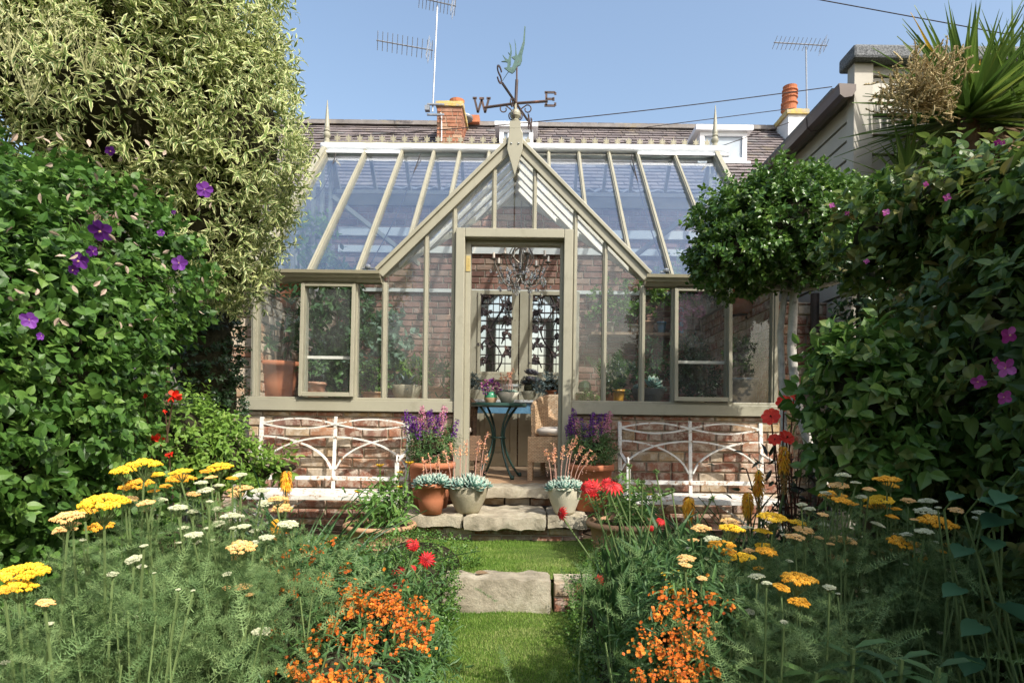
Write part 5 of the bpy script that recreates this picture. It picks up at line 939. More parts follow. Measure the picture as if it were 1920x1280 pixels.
# big variegated shrub, upper left
vs = shrub("variegated_shrub", "huge variegated shrub with cream edged drooping leaves towering over the greenhouse end", "shrub", (-2.3, 4.0, .1),
    [E(275, 40, 3.7, .78, .7, .8), E(60, -40, 3.4, .85, .7, .85), E(420, 250, 3.75, .41, .5, .48), E(382, 405, 3.85, .40, .45, .42), E(190, 190, 3.5, .75, .6, .6), E(425, 500, 4.0, .20, .3, .20), E(470, 125, 3.8, .20, .3, .24)],
    9600, 8, .12, .060, .0195, mVar, TL, .19, 4.5, .76, -.3, .72, [[(-2.3, 4.0, .1), (-2.3, 4.0, 1.4), (-2.2, 3.8, 2.6)], [(-2.5, 3.9, .1), (-2.7, 3.8, 1.6), (-2.7, 3.5, 2.8)]], up=.25, spread=1.0, wild=.55, face=.35)
for px, py, d, s in ((165, 85, 2.95, .16), (60, 150, 2.85, .12), (110, 55, 2.9, .13), (240, 140, 3.1, .12), (20, 60, 2.8, .13), (365, 255, 3.35, .10)):
    b = MB(); c = W(px, py, d); n = 110; P = c + rng.normal(0, .42, (n, 3)) * [s, s, s * 1.2]; leaves(b, P, rdir(n) * .6 + [0, 0, .8], rdir(n), .028, .010, T5); leaves(b, np.repeat([c - [0, 0, s]], 16, 0), rdir(16) * .5 + [0, 0, 1.], rdir(16), s * 1.7, .006, TB); obj("panicle", b, mVarPan, vs)
# clematis hedge left
LH = [((-2.06, 1.75, .74), (.55, .62, .82), 3.5), ((-2.06, 2.33, .92), (.55, .50, .98), 3.2), ((-2.10, 2.85, 1.6), (.50, .38, .56), 2.6)]
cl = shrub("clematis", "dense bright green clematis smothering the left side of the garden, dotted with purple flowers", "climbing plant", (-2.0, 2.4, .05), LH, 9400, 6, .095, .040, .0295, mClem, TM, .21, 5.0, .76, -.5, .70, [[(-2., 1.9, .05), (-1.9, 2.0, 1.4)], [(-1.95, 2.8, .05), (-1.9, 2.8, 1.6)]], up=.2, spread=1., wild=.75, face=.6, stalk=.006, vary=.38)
def lhd(px): return min(3.3, max(1.75, 1.5 * F / (PX - px)))
def clemflower(par, p, s, m, face, n=5, seed=0):
    b = MB(); face = nrm(np.asarray(face, float)); B = basis(face); a = np.arange(n) * 2 * math.pi / n + rng.uniform(0, 1)
    D = np.cos(a)[:, None] * B[:, 0] + np.sin(a)[:, None] * B[:, 2] + face * .12; leaves(b, np.repeat([p], n, 0), D, face + .12 * rdir(n), s * rng.uniform(.9, 1.1, n), s * .88, TP, None, 0)
    leaves(b, np.repeat([p + face * .004], 12, 0), rdir(12) * .5 + face, rdir(12), s * .28, s * .07, T5, 1, 1); return obj("flower", b, [m, mPeach], par)
for px, py, w_ in ((190, 432, 62), (150, 488, 50), (172, 470, 34), (138, 505, 30), (337, 494, 44), (383, 355, 46), (206, 282, 28), (55, 600, 46), (302, 437, 22), (75, 630, 24), (325, 398, 14)):
    d = lhd(px) - .10; p = W(px, py, d); clemflower(cl, p, w_ * d / F / 2 * .68, mPur, nrm(CAM - p) + .6 * rdir(1)[0])
b = MB(); n = 60
for k in range(n): px, py = rng.uniform(20, 400), rng.uniform(240, 640); d = lhd(px) - .14; leaves(b, [W(px, py, d)], rdir(1) * .6 + [0, 0, -.4], rdir(1), .03, .013, T8)
obj("buds", b, M_leaf("clematis_bud", G_((.30, .24, .17), (.45, .34, .27)), .6, .2), cl)["kind"] = "stuff"
# shrubs near the left bench
shrub("ivy_bush", "dark glossy leaved bush against the pale brick pier left of the greenhouse", "shrub", W(420, 900, 4.6) * [1, 1, 0] + [0, 0, .1], [E(385, 660, 4.4, .22, .3, .42), E(415, 740, 4.6, .13, .2, .3), E(418, 590, 4.6, .10, .15, .2)], 900, 7, .07, .035, .022, mIvy, T5, up=.1)
shrub("lime_bush", "light green leafy bush spreading in front of the left end of the white bench", "shrub", W(400, 960, 3.9) * [1, 1, 0] + [0, 0, .1], [E(375, 860, 3.8, .30, .35, .20), E(320, 830, 3.6, .22, .3, .26), E(370, 810, 3.9, .18, .2, .12), E(455, 885, 4.0, .2, .2, .07), E(530, 876, 4.05, .10, .1, .04)], 900, 7, .12, .05, .026, mLime, TL, up=.5, wild=.7, lo=.6)
t = thing("scarlet_geum", "small clump of scarlet flowers on thin stems below the purple clematis", "flowering plant", W(300, 900, 3.0) * [1, 1, 0] + [0, 0, .08]); b = MB(); p0 = ORI[t.name]
for px, py, w_ in ((325, 742, 34), (295, 825, 30), (318, 850, 20), (232, 745, 14), (270, 742, 14), (310, 772, 12), (230, 797, 14), (285, 820, 20), (302, 832, 16)):
    p = W(px, py, 2.55); tube(b, [p0 + [rng.uniform(-.1, .1), rng.uniform(-.1, .1), 0], (p0 + p) / 2 + rng.normal(0, .03, 3), p], .003, 4); f = MB(); n = 8; leaves(f, np.repeat([p], n, 0), rdir(n) + nrm(CAM - p) * .4, rdir(n), w_ * 2.55 / F * .45, w_ * 2.55 / F * .36, TP); obj("flower", f, mScar, t)
bb = MB(); leaves(bb, p0 + np.stack([rng.normal(0, .14, 160), rng.normal(0, .14, 160), rng.uniform(.1, .75, 160)], 1), rdir(160) + [0, -.3, .3], rdir(160), .07, .035, T8); obj("foliage", bb, mClem, t); obj("stem", b, mTwig, t)
# undergrowth in the beds
b = MB()
for (x0, x1, y0, y1, h, n) in ((-2.4, -.75, 1.3, 3.4, .34, 2600), (.65, 2.2, 1.2, 3.6, .32, 2400), (-2.5, -1.2, 3.4, 4.7, .14, 900), (.9, 2.6, 3.5, 4.8, .16, 900)):
    P = np.stack([rng.uniform(x0, x1, n), rng.uniform(y0, y1, n), rng.uniform(.04, h, n)], 1); leaves(b, P, rdir(n) * .8 + [0, -.2, .5], rdir(n) * .6 + [0, 0, .7], rng.uniform(.05, .11, n), rng.uniform(.015, .035, n), TL)
o = struct("ground_cover", b, mLance, kind="stuff")
# holly standard
hp = W(1490, 545, 4.2); ht = thing("holly_tree", "clipped holly standard with a rounded crown and pale smooth trunks by the greenhouse corner", "tree", W(1520, 960, 4.2) * [1, 1, 0] + [0, 0, .1])
b = MB(); EL = [E(1475, 442, 4.2, .56, .5, .32), E(1585, 435, 4.3, .36, .4, .30), E(1372, 478, 4.1, .25, .32, .17), E(1510, 378, 4.25, .22, .3, .14), E(1420, 392, 4.2, .2, .3, .11)]
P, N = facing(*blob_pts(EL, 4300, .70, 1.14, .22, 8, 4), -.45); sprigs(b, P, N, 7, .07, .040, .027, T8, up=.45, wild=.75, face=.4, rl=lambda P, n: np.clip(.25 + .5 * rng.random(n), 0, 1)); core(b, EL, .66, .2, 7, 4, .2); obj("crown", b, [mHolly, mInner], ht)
b = MB(); tube(b, [W(1560, 960, 4.25), W(1543, 905, 4.22), W(1515, 830, 4.2), W(1492, 745, 4.2), W(1484, 650, 4.2), W(1489, 545, 4.2), W(1500, 470, 4.2)], [.034, .032, .030, .030, .029, .028, .02], 10); obj("trunk", b, mBark, ht, smooth=True)
b = MB(); tube(b, [W(1470, 985, 4.27), W(1472, 860, 4.25), W(1467, 740, 4.25), W(1463, 620, 4.25), W(1474, 530, 4.2)], [.022, .022, .022, .021, .018], 10); obj("trunk", b, mBark, ht, smooth=True)
b = MB()
for q in ((1380, 490), (1330, 500), (1420, 460), (1600, 470), (1560, 440), (1640, 500)): tube(b, [hp, (hp + W(*q, 4.2)) / 2 + [0, 0, -.03], W(*q, 4.2)], [.02, .014, .008], 6)
obj("limbs", b, mBark, ht, smooth=True)
# clematis right
RH = [((3.05, .4, 2.55), (.85, .7, .95), 2.), (W(1800, 372, 2.6), (.24, .25, .13), 2.), ((1.85, .28, 1.1), (.5, .5, 1.15), 3.), ((2.06, 1.75, .84), (.56, .62, 1.0), 3.5), ((2.08, 2.40, .96), (.58, .55, 1.02), 3.2), ((2.13, 2.85, 1.0), (.52, .36, 1.0), 2.6), ((1.9, 2.3, 1.8), (.3, .4, .2), 2.), ((1.68, 2.95, 1.93), (.22, .22, .2), 2.), ((2.35, .55, 1.2), (.65, .8, 1.45), 3.)]  # the near blobs beyond the right frame edge are added, unseen, to cast shade
cr = shrub("clematis", "dark shaded clematis wall on the right of the garden with a few magenta flowers, plus unseen bulk added to cast shade", "climbing plant", (2.0, 2.4, .05), RH, 12500, 6, .11, .062, .037, mClemR, TM, .16, 5, .74, -.5, .64, [[(2., 1.9, .05), (1.95, 2.0, 1.4)], [(1.95, 2.8, .05), (1.9, 2.8, 1.5)]], up=.2, spread=1., wild=.6, face=.7, stalk=.006, seed=6)
for px, py, w_ in ((1890, 628, 48), (1836, 716, 42), (1888, 690, 52), (1884, 745, 38), (1868, 675, 22), (1625, 490, 16), (1560, 385, 16), (1662, 398, 20), (1776, 370, 20), (1736, 345, 16), (1870, 267, 20), (1880, 268, 14), (1588, 400, 14)):
    d = min(3.0, max(1.75, 1.5 * F / (px - PX))) - .16; p = W(px, py, d); clemflower(cr, p, w_ * d / F / 2 * .7, mMag, nrm(CAM - p) + .6 * rdir(1)[0], 4)
shrub("honeysuckle", "loose oval leaved climber with pale shoots in front of the shaded clematis wall", "climbing plant", W(1630, 980, 2.9) * [1, 1, 0] + [0, 0, .06], [E(1630, 735, 2.45, .18, .16, .20), E(1625, 840, 2.45, .16, .16, .16), E(1700, 860, 2.35, .15, .14, .12), E(1600, 690, 2.5, .10, .12, .1)], 520, 6, .13, .075, .045, M_leaf("oval_climber_leaf", G_((.04, .105, .02), (.075, .165, .03), (.14, .24, .05), (.30, .31, .13)), .4, .4), T8, up=.4, wild=.8, lo=.6, seed=8, stalk=.006)
shrub("dark_bush", "low dark clipped bush filling the gap between the pale tree trunks and the clematis wall", "shrub", W(1580, 1000, 3.6) * [1, 1, 0] + [0, 0, .1], [E(1665, 800, 3.6, .34, .3, .6), E(1690, 560, 3.6, .3, .25, .4)], 700, 7, .09, .05, .028, mIvy, T8, up=.3, seed=9)
# cordyline
cb = W(1830, 330, 4.5); cy = thing("cabbage_palm", "spiky cabbage palm with sword leaves and a buff flower plume, in front of the clapboards", "palm", (cb[0], 4.5, 0)); b = MB(); c0 = W(1815, 225, 4.5)
tube(b, [(cb[0], 4.5, 0), (cb[0], 4.5, 1.6), c0], [.09, .08, .07], 10); obj("trunk", b, mTwig, cy)
def swords(c, n, L, wd, emin, emax, mi, droop, name, m, col=None):
    b = MB(); a = rng.uniform(0, 6.3, n); e = rng.uniform(emin, emax, n); D = np.stack([np.cos(a) * np.cos(e), np.sin(a) * np.cos(e), np.sin(e)], 1); N = np.stack([-np.cos(a) * np.sin(e), -np.sin(a) * np.sin(e), np.cos(e)], 1)
    leaves(b, np.asarray(c) + D * .05 + rng.normal(0, .02, (n, 3)), D, N, L * rng.uniform(.75, 1.1, n), wd, strap_t(6, droop, .5), np.where(rng.random(n) < .04, .98, rng.random(n) * .72)); return obj(name, b, m, cy)
swords(c0, 230, .76, .044, -.35, 1.35, 0, .10, "sword_leaves", mCord); swords(c0 + [.42, .1, .0], 140, .74, .044, -.1, 1.4, 0, .10, "sword_leaves", mCord); swords(c0 + [.15, 0, -.08], 120, .65, .035, -1.35, -.35, 0, .12, "dead_leaves", mDead)
swords(W(1700, 345, 4.55), 34, .42, .03, .5, 1.45, 0, .1, "side_shoot", mCord)
b = MB(); pc = W(1728, 168, 4.15)
for k in range(420):
    d = rdir(1)[0]; p = pc + d * [.30, .26, .24] * rng.uniform(.2, .98); d = nrm(d * .5 + rdir(1)[0] + [0, 0, .1]) + [0, 0, rng.uniform(-.03, .02)]; L = rng.uniform(.05, .10); q = p + d * L + [0, 0, .02]; tube(b, [p, (p + q) / 2 + rng.normal(0, .006, 3), q], .0045, 4, rng.random(), 0, False)
    n = 16; u = rng.random(n)[:, None]; leaves(b, p * (1 - u) + q * u, rdir(n), rdir(n), .014, .010, T5)
for k in range(30): d = rdir(1)[0]; tube(b, [c0 + (pc - c0) * .3, pc + d * .12], .007, 4, .5, 0, False)
obj("flower_plume", b, mBuff, cy)
# box edging
BL = [((-.66, 3.75, .14), (.34, .32, .20), 3.), ((-.62, 3.15, .12), (.26, .48, .19), 3.5), ((-.60, 2.5, .10), (.24, .5, .18), 3.5)]
shrub("box_hedge", "low clipped box edging along the left side of the grass path", "hedge", (-.6, 3.0, .03), BL, 4200, 6, .045, .018, .012, mBox, T5, .07, 9, .80, -.35, .76, up=.5)
BR = [((.60, 3.72, .12), (.24, .26, .21), 2.5), ((.56, 3.35, .10), (.28, .26, .2), 2.5), ((.50, 2.75, .10), (.26, .5, .18), 3.5), ((.46, 2.1, .08), (.26, .4, .17), 3.5)]
shrub("box_hedge", "low rounded box edging shading the right side of the grass path", "hedge", (.55, 3.0, .03), BR, 4200, 6, .045, .018, .012, mBox, T5, .10, 8, .80, -.35, .76, up=.5, seed=5)
# ---------------------------------------------------------------- yarrow
def yarrow_head(seed):
    b = MB(); r = np.random.default_rng(seed); m = 24; i = np.arange(m); a = i * 2.39996; rr = np.sqrt((i + .5) / m) * .88; cx, cy_ = rr * np.cos(a) * (1 + r.normal(0, .08, m)), rr * np.sin(a) * (1 + r.normal(0, .08, m)); cz = .34 * (1 - rr ** 2) + r.normal(0, .035, m)
    P, D, Lr = [], [], []
    for k in range(m):
        q = 13; j = np.arange(q); aa = j * 2.4 + k; r2 = np.sqrt((j + .3) / q) * .19; P.append(np.stack([cx[k] + r2 * np.cos(aa), cy_[k] + r2 * np.sin(aa), cz[k] + .10 * (1 - (r2 / .19) ** 2)], 1)); Lr.append(np.full(q, r.random()))
    P = np.concatenate(P); n = len(P); rn = np.clip(np.concatenate(Lr) * .6 + .4 * r.random(n), 0, 1)
    hv = np.array([(0, 0, .045)] + [(.062 * math.cos(t), .062 * math.sin(t), .0) for t in np.arange(5) * 1.2566] + [(.04 * math.cos(t), .04 * math.sin(t), -.07) for t in np.arange(5) * 1.2566]); hf = np.array([(0, 1 + k, 1 + (k + 1) % 5) for k in range(5)]); h2 = np.array([(1 + k, 6 + k, 6 + (k + 1) % 5, 1 + (k + 1) % 5) for k in range(5)])
    for f in (hf, h2): pass
    v = (P[:, None] + hv[None] + r.normal(0, .008, (n, 11, 3))).reshape(-1, 3); off = (np.arange(n) * 11)[:, None, None]
    b.v.append(v); b.a.append(np.repeat(rn, 11)); b.e.append(np.zeros(n * 11))
    for f in (hf, h2): g = (off + f[None]).reshape(-1, f.shape[1]); b.f.append(g); b.mi.append(np.zeros(len(g), int))
    b.n += n * 11
    for k in range(m): bar(b, (0, 0, -.75), (cx[k] * .55, cy_[k] * .55, -.32), .03, .03, (0, 1, 0), .5, 1); bar(b, (cx[k] * .55, cy_[k] * .55, -.32), (cx[k], cy_[k], cz[k] + .0), .022, .022, (0, 1, 0), .5, 1)
    return b
HM = {}
for nm, m in (("y", mYel), ("o", M_leaf("golden_floret", G_((.70, .30, .015), (.82, .42, .03), (.85, .52, .08)), .75, .2)), ("p", mPeach), ("w", mPale)): HM[nm] = [mesh_of(yarrow_head(30 + k), [m, mStemG], "flower_head") for k in range(2)]
def yarrow(label, d0, heads, nl=90, tall=.0, spreadb=.5, low=.0):
    H = [(W(px, py, d0 + dd), w_ * (d0 + dd) / F / 2, c) for (px, py, w_, c), dd in zip(heads, rng.uniform(-.12, .12, len(heads)))]
    m = np.mean([h[0] for h in H], 0); base = np.array([m[0], m[1] + .05, .04]); t = thing("yarrow", label, "flowering plant", base, "yarrow clumps in the flower beds"); b = MB(); lb = MB()
    for p, r, c in H:
        s = base + (p - base) * [spreadb * .6, spreadb * .6, 0] + [rng.normal(0, .03), rng.normal(0, .03), 0]; e = p - [0, 0, r * .72]; tt = np.linspace(0, 1, 7)[:, None]; Q = s * (1 - tt) + e * tt + np.sin(tt * math.pi) * rng.normal(0, .02, 3) * [1, 1, 0]
        tube(b, Q, np.linspace(.0034, .0024, 7), 5); inst(HM[c][int(rng.integers(2))], "flower_head", t, p, rng.uniform(0, 6), (r, r, r * rng.uniform(.95, 1.25)), (rng.normal(.12, .07), rng.normal(0, .08)))
        k = 34; u = rng.uniform(.05, .95, k); P = s + (e - s) * u[:, None]; a = rng.uniform(0, 6.3, k); leaves(lb, P, np.stack([np.cos(a), np.sin(a), .55 + 0 * a], 1), np.stack([-.4 * np.cos(a), -.4 * np.sin(a), 1 + 0 * a], 1), rng.uniform(.07, .12, k) * (1.2 - .55 * u), .032, TFS[int(rng.integers(4))])
    for q in range(26): s = base + [rng.normal(0, .15), rng.normal(0, .12), 0]; e = s + [rng.normal(0, .08), rng.normal(0, .06), rng.uniform(.3, .6)]; tube(b, [s, (s + e) / 2 + rng.normal(0, .012, 3), e], .0022, 4)
    nl = nl * 4; P = base + np.stack([rng.normal(0, .17, nl), rng.normal(0, .13, nl), rng.uniform(.05, .60 + low, nl) ** 1.0], 1); a = rng.uniform(0, 6.3, nl); DD, NN = np.stack([np.cos(a), np.sin(a), rng.normal(.7, .6, nl)], 1), np.stack([-.5 * np.cos(a), -.5 * np.sin(a), 1 + 0 * a], 1) + .3 * rdir(nl)
    for q in range(4): leaves(lb, P[q::4], DD[q::4], NN[q::4], rng.uniform(.06, .14, len(P[q::4])), .036, TFS[q])
    obj("stems", b, mStemG, t); obj("leaves", lb, mYarL, t); return t
yarrow("yarrow at the edge of the bed with two tiers of deep yellow flat heads", 1.22, [(45, 1080, 88, "y"), (35, 1105, 60, "y"), (85, 1132, 34, "p"), (10, 1110, 40, "o"), (93, 1170, 16, "w"), (10, 1242, 18, "w")], 60)
yarrow("yarrow with one broad golden head over peach heads against the dark leaves", 1.42, [(196, 950, 86, "y"), (160, 962, 42, "o"), (188, 990, 50, "o"), (128, 973, 56, "p"), (120, 997, 42, "p"), (137, 984, 26, "p"), (156, 1013, 12, "w")], 70)
yarrow("tallest yarrow with stacked golden heads before the lime bush", 1.65, [(270, 876, 62, "y"), (232, 886, 46, "y"), (258, 912, 56, "o"), (293, 893, 34, "y"), (234, 916, 24, "o"), (288, 922, 22, "o"), (242, 938, 34, "p"), (275, 946, 34, "p"), (280, 957, 24, "p"), (302, 938, 24, "w")], 70)
yarrow("yarrow with rows of small gold and pale heads nearest the white bench", 1.95, [(340, 888, 44, "y"), (338, 902, 56, "o"), (412, 879, 46, "y"), (385, 885, 20, "o"), (396, 897, 24, "p"), (311, 913, 22, "o"), (362, 929, 28, "p"), (436, 898, 22, "o"), (450, 893, 28, "w"), (450, 920, 46, "p"), (443, 930, 30, "p"), (488, 922, 34, "w"), (378, 907, 26, "w"), (410, 912, 24, "w"), (385, 922, 32, "w"), (520, 938, 38, "p"), (527, 956, 40, "p"), (497, 945, 30, "w")], 80)
yarrow("yarrow of many small greenish white heads in the middle of the left bed", 1.8, [(335, 955, 36, "w"), (361, 960, 22, "w"), (407, 955, 20, "w"), (435, 972, 44, "w"), (409, 983, 26, "w"), (344, 991, 22, "w"), (364, 1005, 34, "w"), (370, 1017, 16, "w"), (335, 1018, 14, "w"), (388, 991, 14, "w"), (457, 988, 26, "w"), (477, 996, 20, "w"), (282, 957, 18, "w"), (437, 990, 14, "w"), (393, 941, 14, "w"), (398, 1013, 10, "w"), (476, 1018, 22, "w"), (500, 1010, 30, "w"), (540, 985, 40, "w")], 110)
yarrow("yarrow with loose white heads at the front of the left bed", 1.4, [(251, 1050, 32, "w"), (266, 1063, 18, "w"), (270, 1024, 16, "w"), (211, 1077, 22, "w"), (232, 1160, 62, "w"), (289, 1074, 8, "w"), (334, 1105, 10, "w"), (246, 1114, 10, "w"), (106, 1217, 16, "w"), (225, 1222, 12, "w"), (57, 1248, 14, "w"), (362, 1107, 9, "w"), (155, 1012, 12, "w")], 150, low=.0)
yarrow("yarrow with small peach heads beside the orange flowers of the left bed", 1.65, [(453, 1029, 54, "p"), (448, 1046, 28, "p"), (455, 1102, 34, "p"), (425, 1103, 18, "p"), (468, 1116, 20, "p"), (426, 1077, 18, "w"), (395, 1173, 12, "w"), (490, 1187, 36, "w"), (447, 1127, 12, "w")], 130)
yarrow("yarrow with golden and peach heads leaning over the dark leaved daisies", 1.75, [(1371, 995, 50, "y"), (1399, 991, 26, "w"), (1315, 993, 40, "p"), (1368, 980, 36, "p"), (1353, 1026, 52, "o"), (1365, 1037, 34, "o"), (1404, 1034, 24, "p"), (1391, 1049, 52, "y"), (1358, 1056, 22, "y"), (1300, 1014, 22, "p"), (1335, 1013, 34, "w"), (1290, 1030, 20, "w"), (1322, 1048, 14, "w")], 90)
yarrow("yarrow with bright lemon heads over the orange flowers on the right", 1.5, [(1268, 1085, 58, "y"), (1261, 1106, 40, "y"), (1284, 1050, 36, "p"), (1285, 1061, 28, "p"), (1316, 1085, 22, "p"), (1350, 1086, 30, "p"), (1290, 1049, 30, "p"), (1405, 1148, 24, "w")], 30)
yarrow("yarrow with one wide bright yellow head below the flame spikes", 1.85, [(1448, 974, 58, "y"), (1494, 982, 34, "y"), (1430, 999, 36, "y"), (1434, 1027, 36, "y"), (1436, 1037, 42, "o"), (1422, 1067, 22, "o"), (1507, 996, 40, "p"), (1491, 1009, 38, "p"), (1535, 1009, 18, "p"), (1503, 947, 20, "w"), (1517, 956, 26, "w"), (1470, 1004, 16, "w"), (1480, 1052, 14, "w")], 90)
yarrow("yarrow with a large domed golden head at the front of the right bed", 1.38, [(1496, 1090, 70, "o"), (1465, 1104, 36, "o"), (1499, 1132, 42, "o"), (1419, 1082, 30, "w"), (1437, 1094, 20, "w"), (1470, 1166, 16, "w"), (1555, 1102, 24, "w"), (1571, 1113, 10, "w")], 90)
yarrow("yarrow with stacked orange gold heads beside the dark stemmed dahlia", 1.95, [(1562, 933, 50, "o"), (1577, 941, 36, "o"), (1597, 946, 24, "o"), (1572, 913, 38, "p"), (1581, 893, 28, "w"), (1604, 906, 20, "w"), (1548, 926, 22, "w"), (1543, 966, 22, "p"), (1615, 933, 22, "w"), (1581, 1016, 50, "p"), (1556, 1021, 18, "p"), (1571, 1049, 36, "p"), (1545, 984, 20, "w"), (1600, 1012, 20, "w"), (1608, 1068, 18, "w")], 90)
yarrow("tallest yarrow of the right bed with three wide golden heads", 2.0, [(1663, 903, 52, "o"), (1670, 912, 30, "o"), (1629, 919, 26, "p"), (1649, 942, 56, "y"), (1644, 953, 44, "o"), (1703, 940, 26, "p"), (1645, 985, 28, "w"), (1680, 955, 20, "o"), (1672, 970, 26, "o"), (1755, 986, 70, "o"), (1690, 1022, 56, "o"), (1716, 1020, 22, "o"), (1686, 1036, 32, "o"), (1727, 1046, 34, "o"), (1647, 1038, 24, "p"), (1724, 1054, 22, "o"), (1778, 1024, 24, "o"), (1764, 1035, 20, "o")], 100)
yarrow("yarrow with dull greenish heads fading into the shade on the right", 1.9, [(1739, 942, 34, "w"), (1736, 961, 42, "w"), (1759, 952, 12, "w"), (1714, 975, 16, "p"), (1732, 998, 34, "w"), (1793, 958, 28, "p"), (1840, 975, 32, "w"), (1836, 962, 24, "w"), (1753, 1017, 14, "w"), (1720, 1035, 28, "w"), (1621, 1108, 14, "w"), (1660, 1127, 14, "w"), (1699, 1058, 10, "w"), (1717, 1080, 20, "w"), (1787, 1072, 12, "w"), (1762, 1186, 12, "w"), (1700, 1003, 24, "w")], 110)
# ---------------------------------------------------------------- orange wallflowers
def orange_cluster(seed):
    b = MB(); r = np.random.default_rng(seed); n = 26
    for k in range(n):
        p = r.normal(0, .55, 3) * [1, 1, .85]; f = nrm(p + r.normal(0, .5, 3) + [0, -.5, .5]); B = basis(f); a = np.arange(4) * 1.571 + r.uniform(0, 1.5); D = np.cos(a)[:, None] * B[:, 0] + np.sin(a)[:, None] * B[:, 2] + f * .15
        leaves(b, np.repeat([p], 4, 0), D, f, .25, .25, TP, r.random(), 0); leaves(b, np.repeat([p - f * .1], 3, 0), rdir(3) - f, rdir(3), .3, .1, T5, .5, 1)
    return mesh_of(b, [mOra, mStemG], "flower_cluster")
OC = [orange_cluster(k) for k in range(4)]
def wallflower(label, pts, d_of, base, ells, n):
    t = thing("wallflower", label, "flowering plant", base); bushy(t, ells, n, 7, .09, .045, .010, mLance, TL, core_s=.62, up=.6, lump=.15) if False else None
    b = MB(); P, N = blob_pts(ells, n, .55, 1.02, .15, 6, 3); sprigs(b, P, N, 8, .10, .045, .010, TL, up=.6, wild=.6); core(b, ells, .6, .15, 6, 3, .2); obj("foliage", b, [mLance, mInner], t)
    for k, (px, py) in enumerate(pts): d = d_of(px, py); p = W(px, py, d); inst(OC[k % 4], "flower_cluster", t, p, rng.uniform(-.8, .8), rng.uniform(.7, 1.35) * 13. * d / F)
    b = MB()
    for px, py in pts:
        for q in range(2):
            x_, y_ = px + rng.normal(0, 22), py + rng.normal(0, 16); d = d_of(x_, y_) + rng.uniform(-.02, .05); p = W(x_, y_, d); f = nrm(CAM - p) + .7 * rdir(1)[0] + [0, 0, .4]; B = basis(f); a = np.arange(4) * 1.571 + rng.uniform(0, 1.5); s = rng.uniform(2.2, 4.2) * d / F
            leaves(b, np.repeat([p], 4, 0), np.cos(a)[:, None] * B[:, 0] + np.sin(a)[:, None] * B[:, 2] + nrm(f) * .15, f, s, s, TP, rng.random())
    obj("stray_florets", b, mOra, t)["kind"] = "stuff"
    return t
c4 = [(400, 580), (490, 555), (560, 560), (520, 600), (650, 510), (300, 615), (345, 650), (450, 710), (715, 655), (630, 705), (605, 750), (535, 770), (375, 785), (425, 780), (745, 770), (880, 775), (930, 800), (790, 815), (835, 830), (720, 840), (600, 870), (650, 940), (640, 985), (590, 1010), (800, 870), (870, 850), (900, 880), (960, 830), (1000, 800), (1010, 850), (1060, 900), (980, 890), (1100, 840), (1155, 870), (930, 940), (860, 910), (1000, 985), (1080, 960), (1110, 980), (1190, 960), (1165, 1020), (1145, 1080), (1070, 1055), (995, 1105), (850, 1000), (790, 1050), (830, 1060), (695, 1055), (510, 1060), (550, 1100), (860, 1105), (765, 1120), (830, 1135), (430, 1195), (445, 1225), (520, 1210), (490, 1245), (590, 1255), (640, 1240), (690, 1260), (740, 1240), (800, 1230), (890, 1265), (310, 985), (330, 1020), (660, 1275), (750, 900), (700, 875), (940, 870), (1030, 930), (770, 790), (1020, 1010), (880, 1040), (740, 815), (980, 860), (920, 840), (1050, 960), (570, 1270), (720, 1275)]
wallflower("mound of bright orange wallflowers beside the box edging on the left", [(400 + x / 2.909, 840 + y / 2.909) for x, y in c4], lambda px, py: 2.12 - (py - 1020) * .0022 + rng.uniform(-.05, .03), (-.62, 2.1, .05), [E(700, 1205, 2.05, .24, .2, .24), E(580, 1160, 2.1, .24, .22, .26), E(640, 1290, 1.75, .32, .18, .16), E(520, 1230, 1.85, .2, .18, .24)], 800)
c5 = [(605, 770), (660, 830), (780, 770), (810, 870), (890, 800), (590, 890), (705, 880), (740, 950), (820, 940), (860, 920), (1010, 840), (500, 985), (590, 1070), (610, 1100), (480, 1090), (680, 1050), (700, 1100), (760, 1060), (800, 1110), (650, 1150), (720, 1160), (780, 1210), (690, 1250), (480, 1240), (550, 1240), (620, 1210), (840, 1180), (735, 1210), (660, 1000), (930, 1215), (570, 1040), (750, 800), (700, 800), (640, 860), (780, 1000), (710, 1010), (650, 1090), (830, 1040), (760, 1130), (690, 1200), (800, 1250), (740, 1270), (870, 990)]
wallflower("column of burnt orange wallflowers under the lemon yarrow on the right", [(1040 + x / 3.048, 860 + y / 3.048) for x, y in c5], lambda px, py: 1.42 - (py - 1100) * .0010 + rng.uniform(-.04, .02), (.40, 1.5, .05), [E(1275, 1215, 1.5, .09, .11, .16), E(1295, 1130, 1.55, .08, .10, .11)], 260)
